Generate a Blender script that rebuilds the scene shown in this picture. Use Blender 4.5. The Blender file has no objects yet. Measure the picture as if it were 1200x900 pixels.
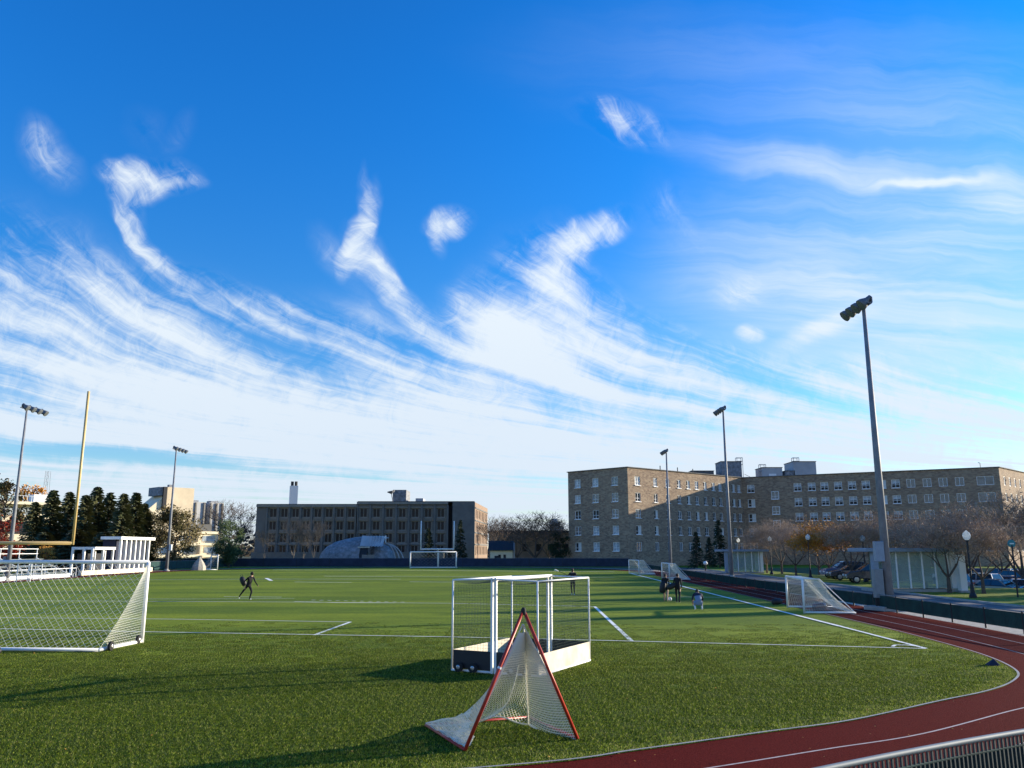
import bpy, math, random
from mathutils import Vector, Matrix
R = random.Random(7)
scene = bpy.context.scene
col = scene.collection
D2R = math.radians

# ------------------------------------------------------------ camera
PITCH, EYE, FOC = D2R(11.48), 2.8, 960.0
cam = bpy.data.cameras.new('camera'); camo = bpy.data.objects.new('camera', cam); col.objects.link(camo)
camo.location = (0, 0, EYE); camo.rotation_euler = (math.pi/2 + PITCH, 0, 0)
cam.sensor_width = 36; cam.lens = 28.8; cam.clip_end = 6000; cam.clip_start = .1
scene.camera = camo
def ray(px, py):
    a = (px-600)/FOC; b = (450-py)/FOC
    return (a, math.cos(PITCH)-b*math.sin(PITCH), math.sin(PITCH)+b*math.cos(PITCH))
def G(px, py, z=0.0):                       # ground point seen at photo pixel
    r = ray(px, py); t = (z-EYE)/r[2]; return Vector((r[0]*t, r[1]*t, z))
def at(px, py, D):                          # point at ground distance D
    r = ray(px, py); t = D/r[1]; return Vector((r[0]*t, D, EYE+r[2]*t))
def gx(px, D, z=0.0):                       # x of something at distance D, height z
    dep = D*math.cos(PITCH)+(z-EYE)*math.sin(PITCH)
    return (px-600)/FOC*dep
def zy(py, D): return at(600, py, D).z

# ------------------------------------------------------------ light
SUN_EL, SUN_AZ = 11.5, 21.0                 # degrees: above horizon; from +X towards +Y
sd = Vector((math.cos(D2R(SUN_AZ))*math.cos(D2R(SUN_EL)), math.sin(D2R(SUN_AZ))*math.cos(D2R(SUN_EL)), math.sin(D2R(SUN_EL))))
sl = bpy.data.lights.new('sun', 'SUN'); so = bpy.data.objects.new('sun', sl); col.objects.link(so)
sl.energy = 5.0; sl.angle = D2R(.5); sl.color = (1, .88, .68)
so.rotation_euler = sd.to_track_quat('Z', 'Y').to_euler(); so.location = (60, 20, 40)
vs = scene.view_settings; vs.view_transform = 'Standard'; vs.look = 'None'; vs.gamma = 1; vs.use_curve_mapping = False
vs.exposure = 0.95
try: scene.cycles.max_bounces = 6; scene.cycles.transparent_max_bounces = 12
except Exception: pass

# ------------------------------------------------------------ node helpers
class N:
    def __init__(s, tree): s.t = tree; s.n = tree.nodes; s.l = tree.links
    def new(s, typ, **kw):
        n = s.n.new(typ)
        for k, v in kw.items(): setattr(n, k, v)
        return n
    def put(s, sock, v):
        if v is None: return
        if isinstance(v, bpy.types.NodeSocket): s.l.new(v, sock)
        else: sock.default_value = v
    def m(s, op, a, b=None, c=None, clamp=False):
        n = s.new('ShaderNodeMath', operation=op, use_clamp=clamp)
        s.put(n.inputs[0], a); s.put(n.inputs[1], b)
        if c is not None: s.put(n.inputs[2], c)
        return n.outputs[0]
    def noise(s, vec, scale, detail=3, rough=.5, dist=0, dim='3D'):
        n = s.new('ShaderNodeTexNoise', noise_dimensions=dim); s.put(n.inputs['Vector'], vec)
        n.inputs['Scale'].default_value = scale; n.inputs['Detail'].default_value = detail
        n.inputs['Roughness'].default_value = rough; n.inputs['Distortion'].default_value = dist
        return n.outputs['Fac']
    def ramp(s, fac, stops, interp='LINEAR'):
        n = s.new('ShaderNodeValToRGB'); n.color_ramp.interpolation = interp
        e = n.color_ramp.elements
        while len(e) > 1: e.remove(e[-1])
        e[0].position = stops[0][0]; e[0].color = (*stops[0][1], 1)
        for p, c in stops[1:]:
            q = e.new(p); q.color = (*c, 1)
        s.put(n.inputs['Fac'], fac); return n.outputs['Color']
    def mix(s, f, a, b, typ='MIX'):
        n = s.new('ShaderNodeMix', data_type='RGBA', blend_type=typ)
        s.put(n.inputs[0], f); s.put(n.inputs[6], (*a, 1) if isinstance(a, tuple) else a); s.put(n.inputs[7], (*b, 1) if isinstance(b, tuple) else b)
        return n.outputs[2]
    def smooth(s, v, lo, hi, a=0., b=1.):
        n = s.new('ShaderNodeMapRange', interpolation_type='SMOOTHSTEP')
        s.put(n.inputs[0], v); s.put(n.inputs[1], lo); s.put(n.inputs[2], hi); s.put(n.inputs[3], a); s.put(n.inputs[4], b)
        return n.outputs[0]

# ------------------------------------------------------------ world: nishita sky + high cirrus by direction
w = bpy.data.worlds.new('World'); scene.world = w; w.use_nodes = True
wt = w.node_tree; wt.nodes.clear(); K = N(wt)
sky = K.new('ShaderNodeTexSky', sky_type='NISHITA'); sky.sun_disc = False
sky.sun_elevation = D2R(SUN_EL); sky.sun_rotation = D2R(90-SUN_AZ)
sky.air_density = 1.0; sky.dust_density = .25; sky.ozone_density = 3.0; sky.altitude = 100
tc = K.new('ShaderNodeTexCoord'); sep = K.new('ShaderNodeSeparateXYZ'); K.l.new(tc.outputs['Generated'], sep.inputs[0])
X, Y, Z = sep.outputs
Yc = K.m('MAXIMUM', K.m('ABSOLUTE', Y), .15)
u0 = K.m('DIVIDE', X, Yc); v0 = K.m('DIVIDE', Z, Yc)
cmb = K.new('ShaderNodeCombineXYZ'); K.put(cmb.inputs[0], u0); K.put(cmb.inputs[1], v0)
# turbulence of the wisps
wn = K.new('ShaderNodeTexNoise', noise_dimensions='2D'); K.put(wn.inputs['Vector'], cmb.outputs[0]); wn.inputs['Scale'].default_value = 5; wn.inputs['Detail'].default_value = 4; wn.inputs['Roughness'].default_value = .55
sub = K.new('ShaderNodeVectorMath', operation='SUBTRACT'); K.put(sub.inputs[0], wn.outputs['Color']); sub.inputs[1].default_value = (.5, .5, .5)
scl = K.new('ShaderNodeVectorMath', operation='SCALE'); K.put(scl.inputs[0], sub.outputs[0]); K.put(scl.inputs['Scale'], K.m('MINIMUM', K.m('MULTIPLY', K.m('MULTIPLY', v0, v0), .42), .07))
wadd = K.new('ShaderNodeVectorMath', operation='ADD'); K.put(wadd.inputs[0], cmb.outputs[0]); K.put(wadd.inputs[1], scl.outputs[0])
UV = wadd.outputs[0]
sp2 = K.new('ShaderNodeSeparateXYZ'); K.l.new(UV, sp2.inputs[0]); U, V = sp2.outputs[0], sp2.outputs[1]
def uv_of(px, py):
    r = ray(px, py); return r[0]/r[1], r[2]/r[1]
# upper edge of the cloud field
edge = [(-700, 170), (-300, 200), (0, 238), (110, 285), (220, 330), (330, 362), (430, 385), (500, 372), (560, 318), (610, 285), (655, 300), (690, 335), (740, 375), (830, 412), (930, 428), (1030, 430), (1130, 432), (1200, 420), (1500, 380), (1900, 330)]
fc = K.new('ShaderNodeFloatCurve')
cm = fc.mapping; cur = cm.curves[0]
umin, umax = uv_of(-700, 400)[0], uv_of(1900, 400)[0]
pts = [((uv_of(x, y)[0]-umin)/(umax-umin), uv_of(x, y)[1]) for x, y in edge]
pts[0] = (0., pts[0][1]); pts[-1] = (1., pts[-1][1])
cur.points[0].location = pts[0]; cur.points[1].location = pts[-1]
for p in pts[1:-1]: cur.points.new(*p)
cm.update()
K.put(fc.inputs['Value'], K.m('DIVIDE', K.m('SUBTRACT', U, umin), umax-umin, clamp=True))
below = K.m('SUBTRACT', fc.outputs[0], V)
cov = K.m('ADD', K.smooth(below, -.05, .15, 0., .82), K.smooth(V, .16, .02, 0., .26))
# streak noise running along the flow
Vs = K.m('MAXIMUM', V, .02)
T = K.m('SUBTRACT', U, K.m('DIVIDE', .18, K.m('ADD', Vs, .02)))
c2 = K.new('ShaderNodeCombineXYZ'); K.put(c2.inputs[0], K.m('MULTIPLY', T, 4.2)); K.put(c2.inputs[1], K.m('MULTIPLY', U, 2.2))
st1 = K.noise(c2.outputs[0], 1.0, 5, .55, .3, '2D')
c3 = K.new('ShaderNodeCombineXYZ'); K.put(c3.inputs[0], K.m('MULTIPLY', T, 17)); K.put(c3.inputs[1], K.m('MULTIPLY', U, 2.0))
st2 = K.noise(c3.outputs[0], 1.0, 6, .66, .25, '2D')
fine = K.noise(UV, 34, 7, .72, .6, '2D')
big = K.noise(UV, 3.1, 3, .5, .3, '2D')
# single wisps: (px, py, rx, ry, tilt down-right in degrees, strength)
wisps = [(172, 212, 40, 17, 8, .85), (205, 222, 22, 7, 0, .45), (150, 240, 15, 38, -22, .6), (165, 280, 11, 36, -34, .5), (205, 318, 75, 9, 42, .5), (285, 360, 95, 11, 30, .5), (380, 395, 110, 16, 26, .5),
 (130, 350, 110, 13, 24, .4), (210, 400, 150, 15, 24, .4), (100, 430, 190, 24, 15, .35),
 (424, 242, 6, 30, -8, .35), (420, 270, 9, 38, 12, .5), (440, 310, 46, 11, 58, .4), (400, 300, 40, 14, 52, .25), (465, 350, 60, 12, 47, .45),
 (528, 252, 26, 16, -12, .75), (512, 272, 9, 22, -15, .5),
 (690, 266, 38, 12, -22, .75), (655, 290, 30, 17, -40, .65), (640, 320, 26, 45, 12, .5), (672, 352, 70, 30, 48, .5), (740, 400, 100, 30, 35, .45), (830, 440, 120, 30, 20, .4),
 (600, 400, 70, 22, 38, .5), (650, 440, 90, 22, 35, .4), (560, 440, 160, 30, 25, .35),
 (728, 142, 46, 18, 25, .62), (712, 132, 16, 18, 0, .4), (60, 180, 42, 19, 50, .38), (175, 150, 16, 24, -20, .15), (210, 165, 12, 22, 30, .16),
 (875, 340, 32, 20, -20, .42), (878, 394, 14, 8, 0, .7), (980, 382, 60, 13, -22, .4),
 (800, 260, 60, 22, 45, .18), (780, 235, 30, 12, -35, .12), (1160, 350, 50, 16, -20, .3), (1100, 395, 60, 14, -15, .25), (1040, 435, 40, 14, 20, .4),
 (1120, 470, 160, 45, -8, .35), (920, 470, 220, 35, 8, .4), (40, 510, 260, 14, 3, .3), (500, 520, 400, 40, 5, .25), (300, 500, 300, 30, 8, .3),
 (70, 528, 150, 10, 4, -.95), (270, 545, 150, 8, 5, -.75), (30, 400, 120, 12, 14, -.35), (330, 410, 70, 14, 18, -.35), (500, 400, 50, 20, 30, -.25), (60, 470, 130, 8, 12, -.2), (590, 490, 60, 10, 8, -.3), (620, 560, 90, 8, 4, -.3), (440, 560, 120, 6, 3, -.35), (660, 480, 50, 22, 30, -.25)]
tot = cov
for (px, py, rx, ry, ang, st) in wisps:
    c = uv_of(px, py); ex = uv_of(px+1, py); ey = uv_of(px, py+1)
    sx = abs(ex[0]-c[0]); sy = abs(ey[1]-c[1])
    mp = K.new('ShaderNodeMapping', vector_type='TEXTURE'); K.put(mp.inputs[0], UV)
    mp.inputs['Location'].default_value = (c[0], c[1], 0); mp.inputs['Rotation'].default_value = (0, 0, -D2R(ang)); mp.inputs['Scale'].default_value = (rx*sx*1.65, ry*sy*1.75, 1)
    gr = K.new('ShaderNodeTexGradient', gradient_type='SPHERICAL'); K.put(gr.inputs[0], mp.outputs[0])
    tot = K.m('MULTIPLY_ADD', gr.outputs['Fac'], (st if st < 0 else st*.86), tot)
a1 = K.m('MULTIPLY', K.m('SUBTRACT', st1, .5), 2.0)
a2 = K.m('MULTIPLY', K.m('SUBTRACT', st2, .5), 1.55)
a3 = K.m('MULTIPLY', K.m('SUBTRACT', fine, .5), .9)
a4 = K.m('MULTIPLY', K.m('SUBTRACT', big, .5), .5)
gate = K.smooth(tot, .0, .3)
dens = K.m('ADD', tot, K.m('MULTIPLY', gate, K.m('ADD', K.m('ADD', a1, a2), K.m('ADD', a3, a4))))
alpha = K.m('POWER', K.smooth(dens, -.12, 1.2, 0., 1.), 1.25)
alpha = K.m('MULTIPLY', alpha, .96)
cv = K.new('ShaderNodeCombineXYZ'); K.put(cv.inputs[0], K.m('MULTIPLY', U, 2.2)); K.put(cv.inputs[1], K.m('MULTIPLY', K.m('ADD', V, K.m('MULTIPLY', U, .06)), 22))
hst = K.noise(cv.outputs[0], 1.0, 6, .62, .4, '2D'); veil = None
for (px, py, rx, ry, ang, st) in [(1085, 209, 60, 5, -3, .45), (990, 204, 110, 12, 3, .20), (900, 190, 120, 18, 12, .16), (1180, 222, 60, 20, 6, .3), (1060, 175, 200, 60, 0, .22), (1080, 330, 260, 100, 0, .42), (930, 330, 140, 60, 10, .22), (1150, 270, 120, 40, -10, .28), (1000, 90, 300, 60, 5, .12), (1150, 400, 200, 60, 0, .35), (970, 385, 50, 9, -20, .4)]:
    c = uv_of(px, py); ex = uv_of(px+1, py); ey = uv_of(px, py+1)
    mp = K.new('ShaderNodeMapping', vector_type='TEXTURE'); K.put(mp.inputs[0], UV)
    mp.inputs['Location'].default_value = (c[0], c[1], 0); mp.inputs['Rotation'].default_value = (0, 0, -D2R(ang)); mp.inputs['Scale'].default_value = (rx*abs(ex[0]-c[0])*1.7, ry*abs(ey[1]-c[1])*1.9, 1)
    gr = K.new('ShaderNodeTexGradient', gradient_type='SPHERICAL'); K.put(gr.inputs[0], mp.outputs[0])
    g_ = K.smooth(gr.outputs['Fac'], 0., 1., 0., st)
    veil = g_ if veil is None else K.m('ADD', veil, g_)
veil = K.m('MULTIPLY', veil, K.smooth(hst, .25, .75, .55, 1.45), clamp=True)
alpha = K.m('SUBTRACT', 1., K.m('MULTIPLY', K.m('SUBTRACT', 1., alpha), K.m('SUBTRACT', 1., K.m('MULTIPLY', veil, .85))))
alpha = K.m('MULTIPLY', alpha, K.smooth(Z, -.01, .02))
hz = K.smooth(v0, .0, .55)
ccol = K.mix(hz, (.70, .80, .92), (.90, .97, 1.0))
# sky colour: deepen the blue the way the camera did
gm_ = K.new('ShaderNodeGamma'); gm_.inputs[1].default_value = 1.25; K.put(gm_.inputs[0], sky.outputs[0])
hs = K.new('ShaderNodeHueSaturation'); hs.inputs['Saturation'].default_value = 1.15; hs.inputs['Value'].default_value = 1.0; hs.inputs['Hue'].default_value = .497
K.put(hs.inputs['Color'], gm_.outputs[0])
tint = K.mix(1.0, hs.outputs[0], K.mix(K.smooth(Z, .08, .58), (.80, .80, .92), (.10, .98, 1.42)), 'MULTIPLY')
SKYK = .097
bg1 = K.new('ShaderNodeBackground'); K.put(bg1.inputs[0], tint); bg1.inputs[1].default_value = SKYK
bg2 = K.new('ShaderNodeBackground'); K.put(bg2.inputs[0], ccol); bg2.inputs[1].default_value = .54
ms = K.new('ShaderNodeMixShader'); K.put(ms.inputs[0], alpha); K.l.new(bg1.outputs[0], ms.inputs[1]); K.l.new(bg2.outputs[0], ms.inputs[2])
wo = K.new('ShaderNodeOutputWorld'); K.l.new(ms.outputs[0], wo.inputs[0])
try: w.cycles.sampling_method = 'MANUAL'; w.cycles.sample_map_resolution = 512
except Exception: pass

# ------------------------------------------------------------ materials
M = {}
def mat(name, base, rough=.7, metal=0, var=0, vscale=4, spec=.4, bump=0, bscale=30, alpha=None, emit=None, second=None):
    m = bpy.data.materials.new(name); m.use_nodes = True; k = N(m.node_tree); b = k.n['Principled BSDF']
    b.inputs['Roughness'].default_value = rough; b.inputs['Metallic'].default_value = metal; b.inputs['Specular IOR Level'].default_value = spec
    t = k.new('ShaderNodeTexCoord'); o = t.outputs['Object']
    c = tuple(base)
    if var or second:
        f = k.noise(o, vscale, 5, .6)
        c1 = tuple(max(0, x*(1-var)) for x in base); c2_ = second if second else tuple(min(1, x*(1+var)) for x in base)
        k.put(b.inputs['Base Color'], k.ramp(f, [(.3, c1), (.7, c2_)]))
    else: b.inputs['Base Color'].default_value = (*c, 1)
    if bump:
        bp = k.new('ShaderNodeBump'); bp.inputs['Strength'].default_value = bump; bp.inputs['Distance'].default_value = .05
        k.put(bp.inputs['Height'], k.noise(o, bscale, 4, .6)); k.l.new(bp.outputs[0], b.inputs['Normal'])
    M[name] = m; return m
mat('white_paint', (.78, .78, .76), .45, var=.08, vscale=3)
mat('white_rope', (.80, .77, .64), .9)
mat('grey_rope', (.42, .44, .44), .9)
mat('dark_rope', (.06, .09, .07), .9)
mat('red_pipe', (.42, .035, .02), .4, var=.25, vscale=6)
mat('black', (.015, .016, .02), .6)
mat('rubber', (.02, .02, .02), .8)
mat('yellow_paint', (.62, .44, .19), .45, var=.06)
mat('galv', (.20, .21, .23), .6, metal=.0, var=.2, vscale=2)
mat('picket_grey', (.04, .055, .055), .6)
mat('galv_rail', (.19, .22, .23), .6, metal=.1, var=.1, vscale=5)
mat('lamp_shell', (.14, .15, .165), .5)
mat('lamp_glass', (.12, .13, .14), .3)
mat('screen_green', (.010, .045, .042), .85, var=.3, vscale=2)
mat('screen_blue', (.02, .032, .06), .85, var=.3, vscale=1)
mat('concrete', (.34, .33, .30), .9, var=.2, vscale=1.5, bump=.2)
mat('gravel', (.42, .38, .31), .95, var=.3, vscale=6, bump=.4)
mat('asphalt', (.10, .10, .105), .9, var=.25, vscale=2, bump=.2)
mat('asphalt_lot', (.07, .07, .075), .9, var=.2, vscale=.6)
mat('precast', (.15, .145, .135), .9, var=.18, vscale=.5)
mat('precast_light', (.23, .215, .19), .9, var=.15, vscale=.8)
mat('brickend', (.26, .18, .125), .9, var=.2, vscale=1)
mat('cream', (.80, .70, .50), .85, var=.08, vscale=.6)
mat('tan_stone', (.66, .55, .38), .9, var=.12, vscale=.4)
mat('conc_tower', (.42, .42, .42), .9, var=.15, vscale=.4)
mat('dark_roof', (.03, .03, .035), .85, var=.2)
mat('slate_panel', (.22, .225, .235), .85, var=.45, vscale=1.6)
mat('globe', (.85, .84, .80), .4)
k_ = N(M['globe'].node_tree); t_ = k_.new('ShaderNodeBsdfTranslucent'); t_.inputs[0].default_value = (.9, .9, .86, 1); x_ = k_.new('ShaderNodeMixShader'); x_.inputs[0].default_value = .85
k_.l.new(k_.n['Principled BSDF'].outputs[0], x_.inputs[1]); k_.l.new(t_.outputs[0], x_.inputs[2]); k_.l.new(x_.outputs[0], k_.n['Material Output'].inputs[0])
mat('chimney_white', (.80, .78, .74), .8)
mat('bark', (.10, .075, .06), .95, var=.3, vscale=6)
mat('bark_grey', (.17, .145, .125), .95, var=.3, vscale=6)
mat('twig', (.33, .235, .165), .95, var=.35, vscale=.7)
mat('leaf_orange', (.55, .22, .03), .8, second=(.66, .36, .06), var=.3, vscale=.8)
mat('leaf_brown', (.17, .11, .045), .85, second=(.09, .09, .03), var=.2, vscale=.5)
mat('leaf_red', (.33, .05, .03), .8, var=.4, vscale=.8)
mat('leaf_green', (.030, .060, .018), .85, second=(.07, .105, .03), var=.2, vscale=.6)
mat('needle', (.014, .030, .016), .9, second=(.032, .055, .024), var=.2, vscale=.5)
mat('needle_warm', (.045, .075, .022), .9, second=(.14, .13, .05), var=.2, vscale=.6)
mat('steel_blue', (.24, .30, .37), .5, metal=.2, var=.1)
mat('cloth_black', (.012, .012, .015), .9)
mat('cloth_navy', (.02, .025, .05), .9)
mat('cloth_bluegrey', (.20, .25, .36), .9)
mat('cloth_white', (.75, .75, .75), .9)
mat('skin', (.42, .24, .16), .6)
mat('hair_dark', (.025, .016, .010), .7)
mat('wood_board', (.62, .55, .43), .8, var=.25, vscale=3)
mat('board_black', (.02, .02, .022), .6)
mat('sign_teal', (.03, .22, .25), .5)
mat('tyre', (.02, .02, .02), .9)
mat('rim', (.5, .5, .52), .3, metal=.8)
mat('tail', (.4, .02, .02), .3)
mat('headlamp', (.8, .8, .8), .15)
for n_, c_ in (('white', (.75, .75, .76)), ('silver', (.42, .44, .47)), ('blue', (.06, .10, .22)), ('dark', (.02, .022, .03)), ('charcoal', (.07, .075, .085)), ('maroon', (.12, .02, .025))):
    mm = mat('car_'+n_, c_, .25, spec=.6)
    mm.node_tree.nodes['Principled BSDF'].inputs['Coat Weight'].default_value = .8
def glassmat(name, base, rough, spec=.8, var=0, vs_=1.0):
    m = mat(name, base, rough, spec=spec, var=var, vscale=vs_); return m
glassmat('glass_dark', (.012, .012, .015), .3, .25)
glassmat('car_glass', (.02, .025, .03), .05, 1.0)
glassmat('pane_blue', (.09, .11, .125), .15, .8, .5, .9)
glassmat('pane_light', (.36, .41, .44), .25, .6, .4, 1.2)
glassmat('pane_blind', (.62, .62, .58), .6, .5)
mg = mat('shelter_glass', (.5, .58, .56), .05, spec=.8)
k_ = N(mg.node_tree); b_ = k_.n['Principled BSDF']; tr = k_.new('ShaderNodeBsdfTransparent'); tr.inputs[0].default_value = (.75, .85, .82, 1)
mx = k_.new('ShaderNodeMixShader'); mx.inputs[0].default_value = .32
k_.l.new(tr.outputs[0], mx.inputs[1]); k_.l.new(b_.outputs[0], mx.inputs[2]); k_.l.new(mx.outputs[0], k_.n['Material Output'].inputs[0])

# rubble stone wall of the long dormitory
m = bpy.data.materials.new('stone_wall'); m.use_nodes = True; k = N(m.node_tree); b = k.n['Principled BSDF']; b.inputs['Roughness'].default_value = .95
o = k.new('ShaderNodeTexCoord').outputs['Object']
mp = k.new('ShaderNodeMapping'); mp.inputs['Scale'].default_value = (2.1, 2.1, 5.0); k.put(mp.inputs[0], o)
vo = k.new('ShaderNodeTexVoronoi'); vo.inputs['Scale'].default_value = 1.0; k.put(vo.inputs['Vector'], mp.outputs[0])
sx = k.new('ShaderNodeSeparateColor'); k.put(sx.inputs[0], vo.outputs['Color'])
cc = k.ramp(sx.outputs[0], [(0, (.11, .085, .065)), (.3, (.22, .17, .125)), (.62, (.34, .27, .185)), (.85, (.46, .36, .24)), (1, (.20, .12, .08))])
big_ = k.noise(o, .12, 4, .6)
cc = k.mix(.5, cc, k.ramp(big_, [(.3, (.24, .155, .105)), (.7, (.36, .25, .16))]))
k.put(b.inputs['Base Color'], cc); M['stone_wall'] = m

# turf
def turf(name, c_dark, c_mid, c_lite, fine_=38):
    m = bpy.data.materials.new(name); m.use_nodes = True; k = N(m.node_tree); b = k.n['Principled BSDF']
    b.inputs['Roughness'].default_value = .85; b.inputs['Specular IOR Level'].default_value = .15
    o = k.new('ShaderNodeTexCoord').outputs['Object']
    n1 = k.noise(o, fine_, 3, .75); n2 = k.noise(o, 7, 5, .7); n3 = k.noise(o, .13, 3, .5)
    f = k.m('ADD', k.m('MULTIPLY', n1, .62), k.m('ADD', k.m('MULTIPLY', n2, .28), k.m('MULTIPLY', n3, .10)))
    c = k.ramp(f, [(.34, c_dark), (.50, c_mid), (.66, c_lite)])
    mpx = k.new('ShaderNodeMapping'); mpx.inputs['Scale'].default_value = (.035, .20, 1); mpx.inputs['Rotation'].default_value = (0, 0, D2R(7)); k.put(mpx.inputs[0], o)
    nb = k.noise(mpx.outputs[0], 1.0, 3, .55)
    c = k.mix(k.smooth(nb, .36, .60, 0., .85), c, k.mix(1., c, (.50, .62, .50), 'MULTIPLY'))
    mpy = k.new('ShaderNodeMapping'); mpy.inputs['Scale'].default_value = (.35, 1.1, 1); mpy.inputs['Rotation'].default_value = (0, 0, D2R(5)); k.put(mpy.inputs[0], o)
    c = k.mix(k.smooth(k.noise(mpy.outputs[0], 1.0, 6, .7), .38, .62, 0., .7), c, k.mix(1., c, (.66, .74, .60), 'MULTIPLY'))
    k.put(b.inputs['Base Color'], c)
    bp = k.new('ShaderNodeBump'); bp.inputs['Strength'].default_value = .75; bp.inputs['Distance'].default_value = .03
    k.put(bp.inputs['Height'], n1); k.l.new(bp.outputs[0], b.inputs['Normal'])
    M[name] = m; return m
turf('turf', (.045, .070, .003), (.19, .245, .008), (.52, .58, .04))
turf('lawn', (.10, .14, .01), (.24, .28, .03), (.45, .45, .08), 20)
mt = mat('track_red', (.095, .008, .006), .9, var=.35, vscale=40, bump=.4, bscale=90, second=(.16, .016, .012), spec=.03)
mat('line_white', (.88, .88, .78), .85, var=.12, vscale=9)
mat('lane_paint', (.50, .40, .36), .9, var=.2, vscale=9)
mat('earth', (.10, .11, .05), .95, var=.3, vscale=.05)
mat('far_trees', (.05, .042, .03), .95, var=.4, vscale=.2)

# ------------------------------------------------------------ mesh helpers
class MB:
    def __init__(s): s.v = []; s.f = []
    def quad(s, a, b, c, d):
        i = len(s.v); s.v += [tuple(a), tuple(b), tuple(c), tuple(d)]; s.f.append((i, i+1, i+2, i+3)); return s
    def tri(s, a, b, c):
        i = len(s.v); s.v += [tuple(a), tuple(b), tuple(c)]; s.f.append((i, i+1, i+2)); return s
    def box(s, c, d, rz=0, rx=0, ry=0):
        c = Vector(c); hx, hy, hz_ = d[0]/2, d[1]/2, d[2]/2
        m_ = Matrix.Rotation(rz, 3, 'Z') @ Matrix.Rotation(ry, 3, 'Y') @ Matrix.Rotation(rx, 3, 'X')
        i = len(s.v)
        for x in (-hx, hx):
            for y in (-hy, hy):
                for z in (-hz_, hz_): s.v.append(tuple(c + m_ @ Vector((x, y, z))))
        for f in ((0, 1, 3, 2), (4, 6, 7, 5), (0, 4, 5, 1), (2, 3, 7, 6), (0, 2, 6, 4), (1, 5, 7, 3)): s.f.append(tuple(i+q for q in f))
        return s
    def tube(s, a, b, r, r2=None, n=6, cap=True):
        a = Vector(a); b = Vector(b); r2 = r if r2 is None else r2
        d = b-a
        if d.length < 1e-6: return s
        d.normalize(); p = d.orthogonal().normalized(); q = d.cross(p)
        i = len(s.v)
        for (c, rr) in ((a, r), (b, r2)):
            for k in range(n):
                t = 2*math.pi*k/n; s.v.append(tuple(c + (p*math.cos(t)+q*math.sin(t))*rr))
        for k in range(n): s.f.append((i+k, i+(k+1) % n, i+n+(k+1) % n, i+n+k))
        if cap and n > 2: s.f.append(tuple(i+k for k in range(n))[::-1]); s.f.append(tuple(i+n+k for k in range(n)))
        return s
    def path(s, pts, r, n=6):
        pts = [Vector(p) for p in pts]; i0 = len(s.v); ref = None
        for k, p in enumerate(pts):
            d = (pts[min(k+1, len(pts)-1)]-pts[max(k-1, 0)]).normalized()
            if ref is None: ref = d.orthogonal().normalized()
            ref = (ref-d*ref.dot(d)).normalized(); q = d.cross(ref)
            for j in range(n):
                t = 2*math.pi*j/n; s.v.append(tuple(p+(ref*math.cos(t)+q*math.sin(t))*r))
        for k in range(len(pts)-1):
            for j in range(n): s.f.append((i0+k*n+j, i0+k*n+(j+1) % n, i0+(k+1)*n+(j+1) % n, i0+(k+1)*n+j))
        s.f.append(tuple(i0+j for j in range(n))[::-1]); s.f.append(tuple(i0+(len(pts)-1)*n+j for j in range(n)))
        return s
    def lathe(s, c, prof, n=12, axis=(0, 0, 1)):
        c = Vector(c); ax = Vector(axis).normalized(); p = ax.orthogonal().normalized(); q = ax.cross(p)
        i = len(s.v)
        for (r, h) in prof:
            for k in range(n):
                t = 2*math.pi*k/n; s.v.append(tuple(c+ax*h+(p*math.cos(t)+q*math.sin(t))*max(r, .001)))
        for j in range(len(prof)-1):
            for k in range(n): s.f.append((i+j*n+k, i+j*n+(k+1) % n, i+(j+1)*n+(k+1) % n, i+(j+1)*n+k))
        s.f.append(tuple(i+k for k in range(n))[::-1]); s.f.append(tuple(i+(len(prof)-1)*n+k for k in range(n)))
        return s
    def prism(s, poly, axis_vec):
        i = len(s.v); n = len(poly); av = Vector(axis_vec)
        for p in poly: s.v.append(tuple(p))
        for p in poly: s.v.append(tuple(Vector(p)+av))
        s.f.append(tuple(range(i, i+n))[::-1]); s.f.append(tuple(range(i+n, i+2*n)))
        for k in range(n): s.f.append((i+k, i+(k+1) % n, i+n+(k+1) % n, i+n+k))
        return s
    def build(s, name, mt_, parent=None, smooth=False, loc=None, bevel=0):
        me = bpy.data.meshes.new(name); me.from_pydata(s.v, [], s.f); me.update()
        me.materials.append(M[mt_] if isinstance(mt_, str) else mt_)
        if smooth:
            for p in me.polygons: p.use_smooth = True
        ob = bpy.data.objects.new(name, me); col.objects.link(ob)
        if loc is not None: ob.location = loc
        if parent is not None: ob.parent = parent
        if bevel:
            bm_ = ob.modifiers.new('bevel', 'BEVEL'); bm_.width = bevel; bm_.segments = 2; bm_.limit_method = 'ANGLE'
        return ob
def tag(o, label=None, cat=None, group=None, kind=None):
    if label: o['label'] = label
    if cat: o['category'] = cat
    if group: o['group'] = group
    if kind: o['kind'] = kind
    return o
def thing(name, label, cat, loc=(0, 0, 0), rz=0, group=None):
    o = bpy.data.objects.new(name, None); col.objects.link(o); o.location = loc; o.rotation_euler = (0, 0, rz); o.empty_display_size = .3
    return tag(o, label, cat, group)
def kids(o): return [c for c in bpy.data.objects if c.parent == o]
def copy_tree(o, parent=None):
    c = o.copy(); col.objects.link(c)
    if parent is not None: c.parent = parent
    for ch in kids(o): copy_tree(ch, c)
    return c
def struct(name, mb, mt_, **kw): return tag(mb.build(name, mt_, **kw), kind='structure')
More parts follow.
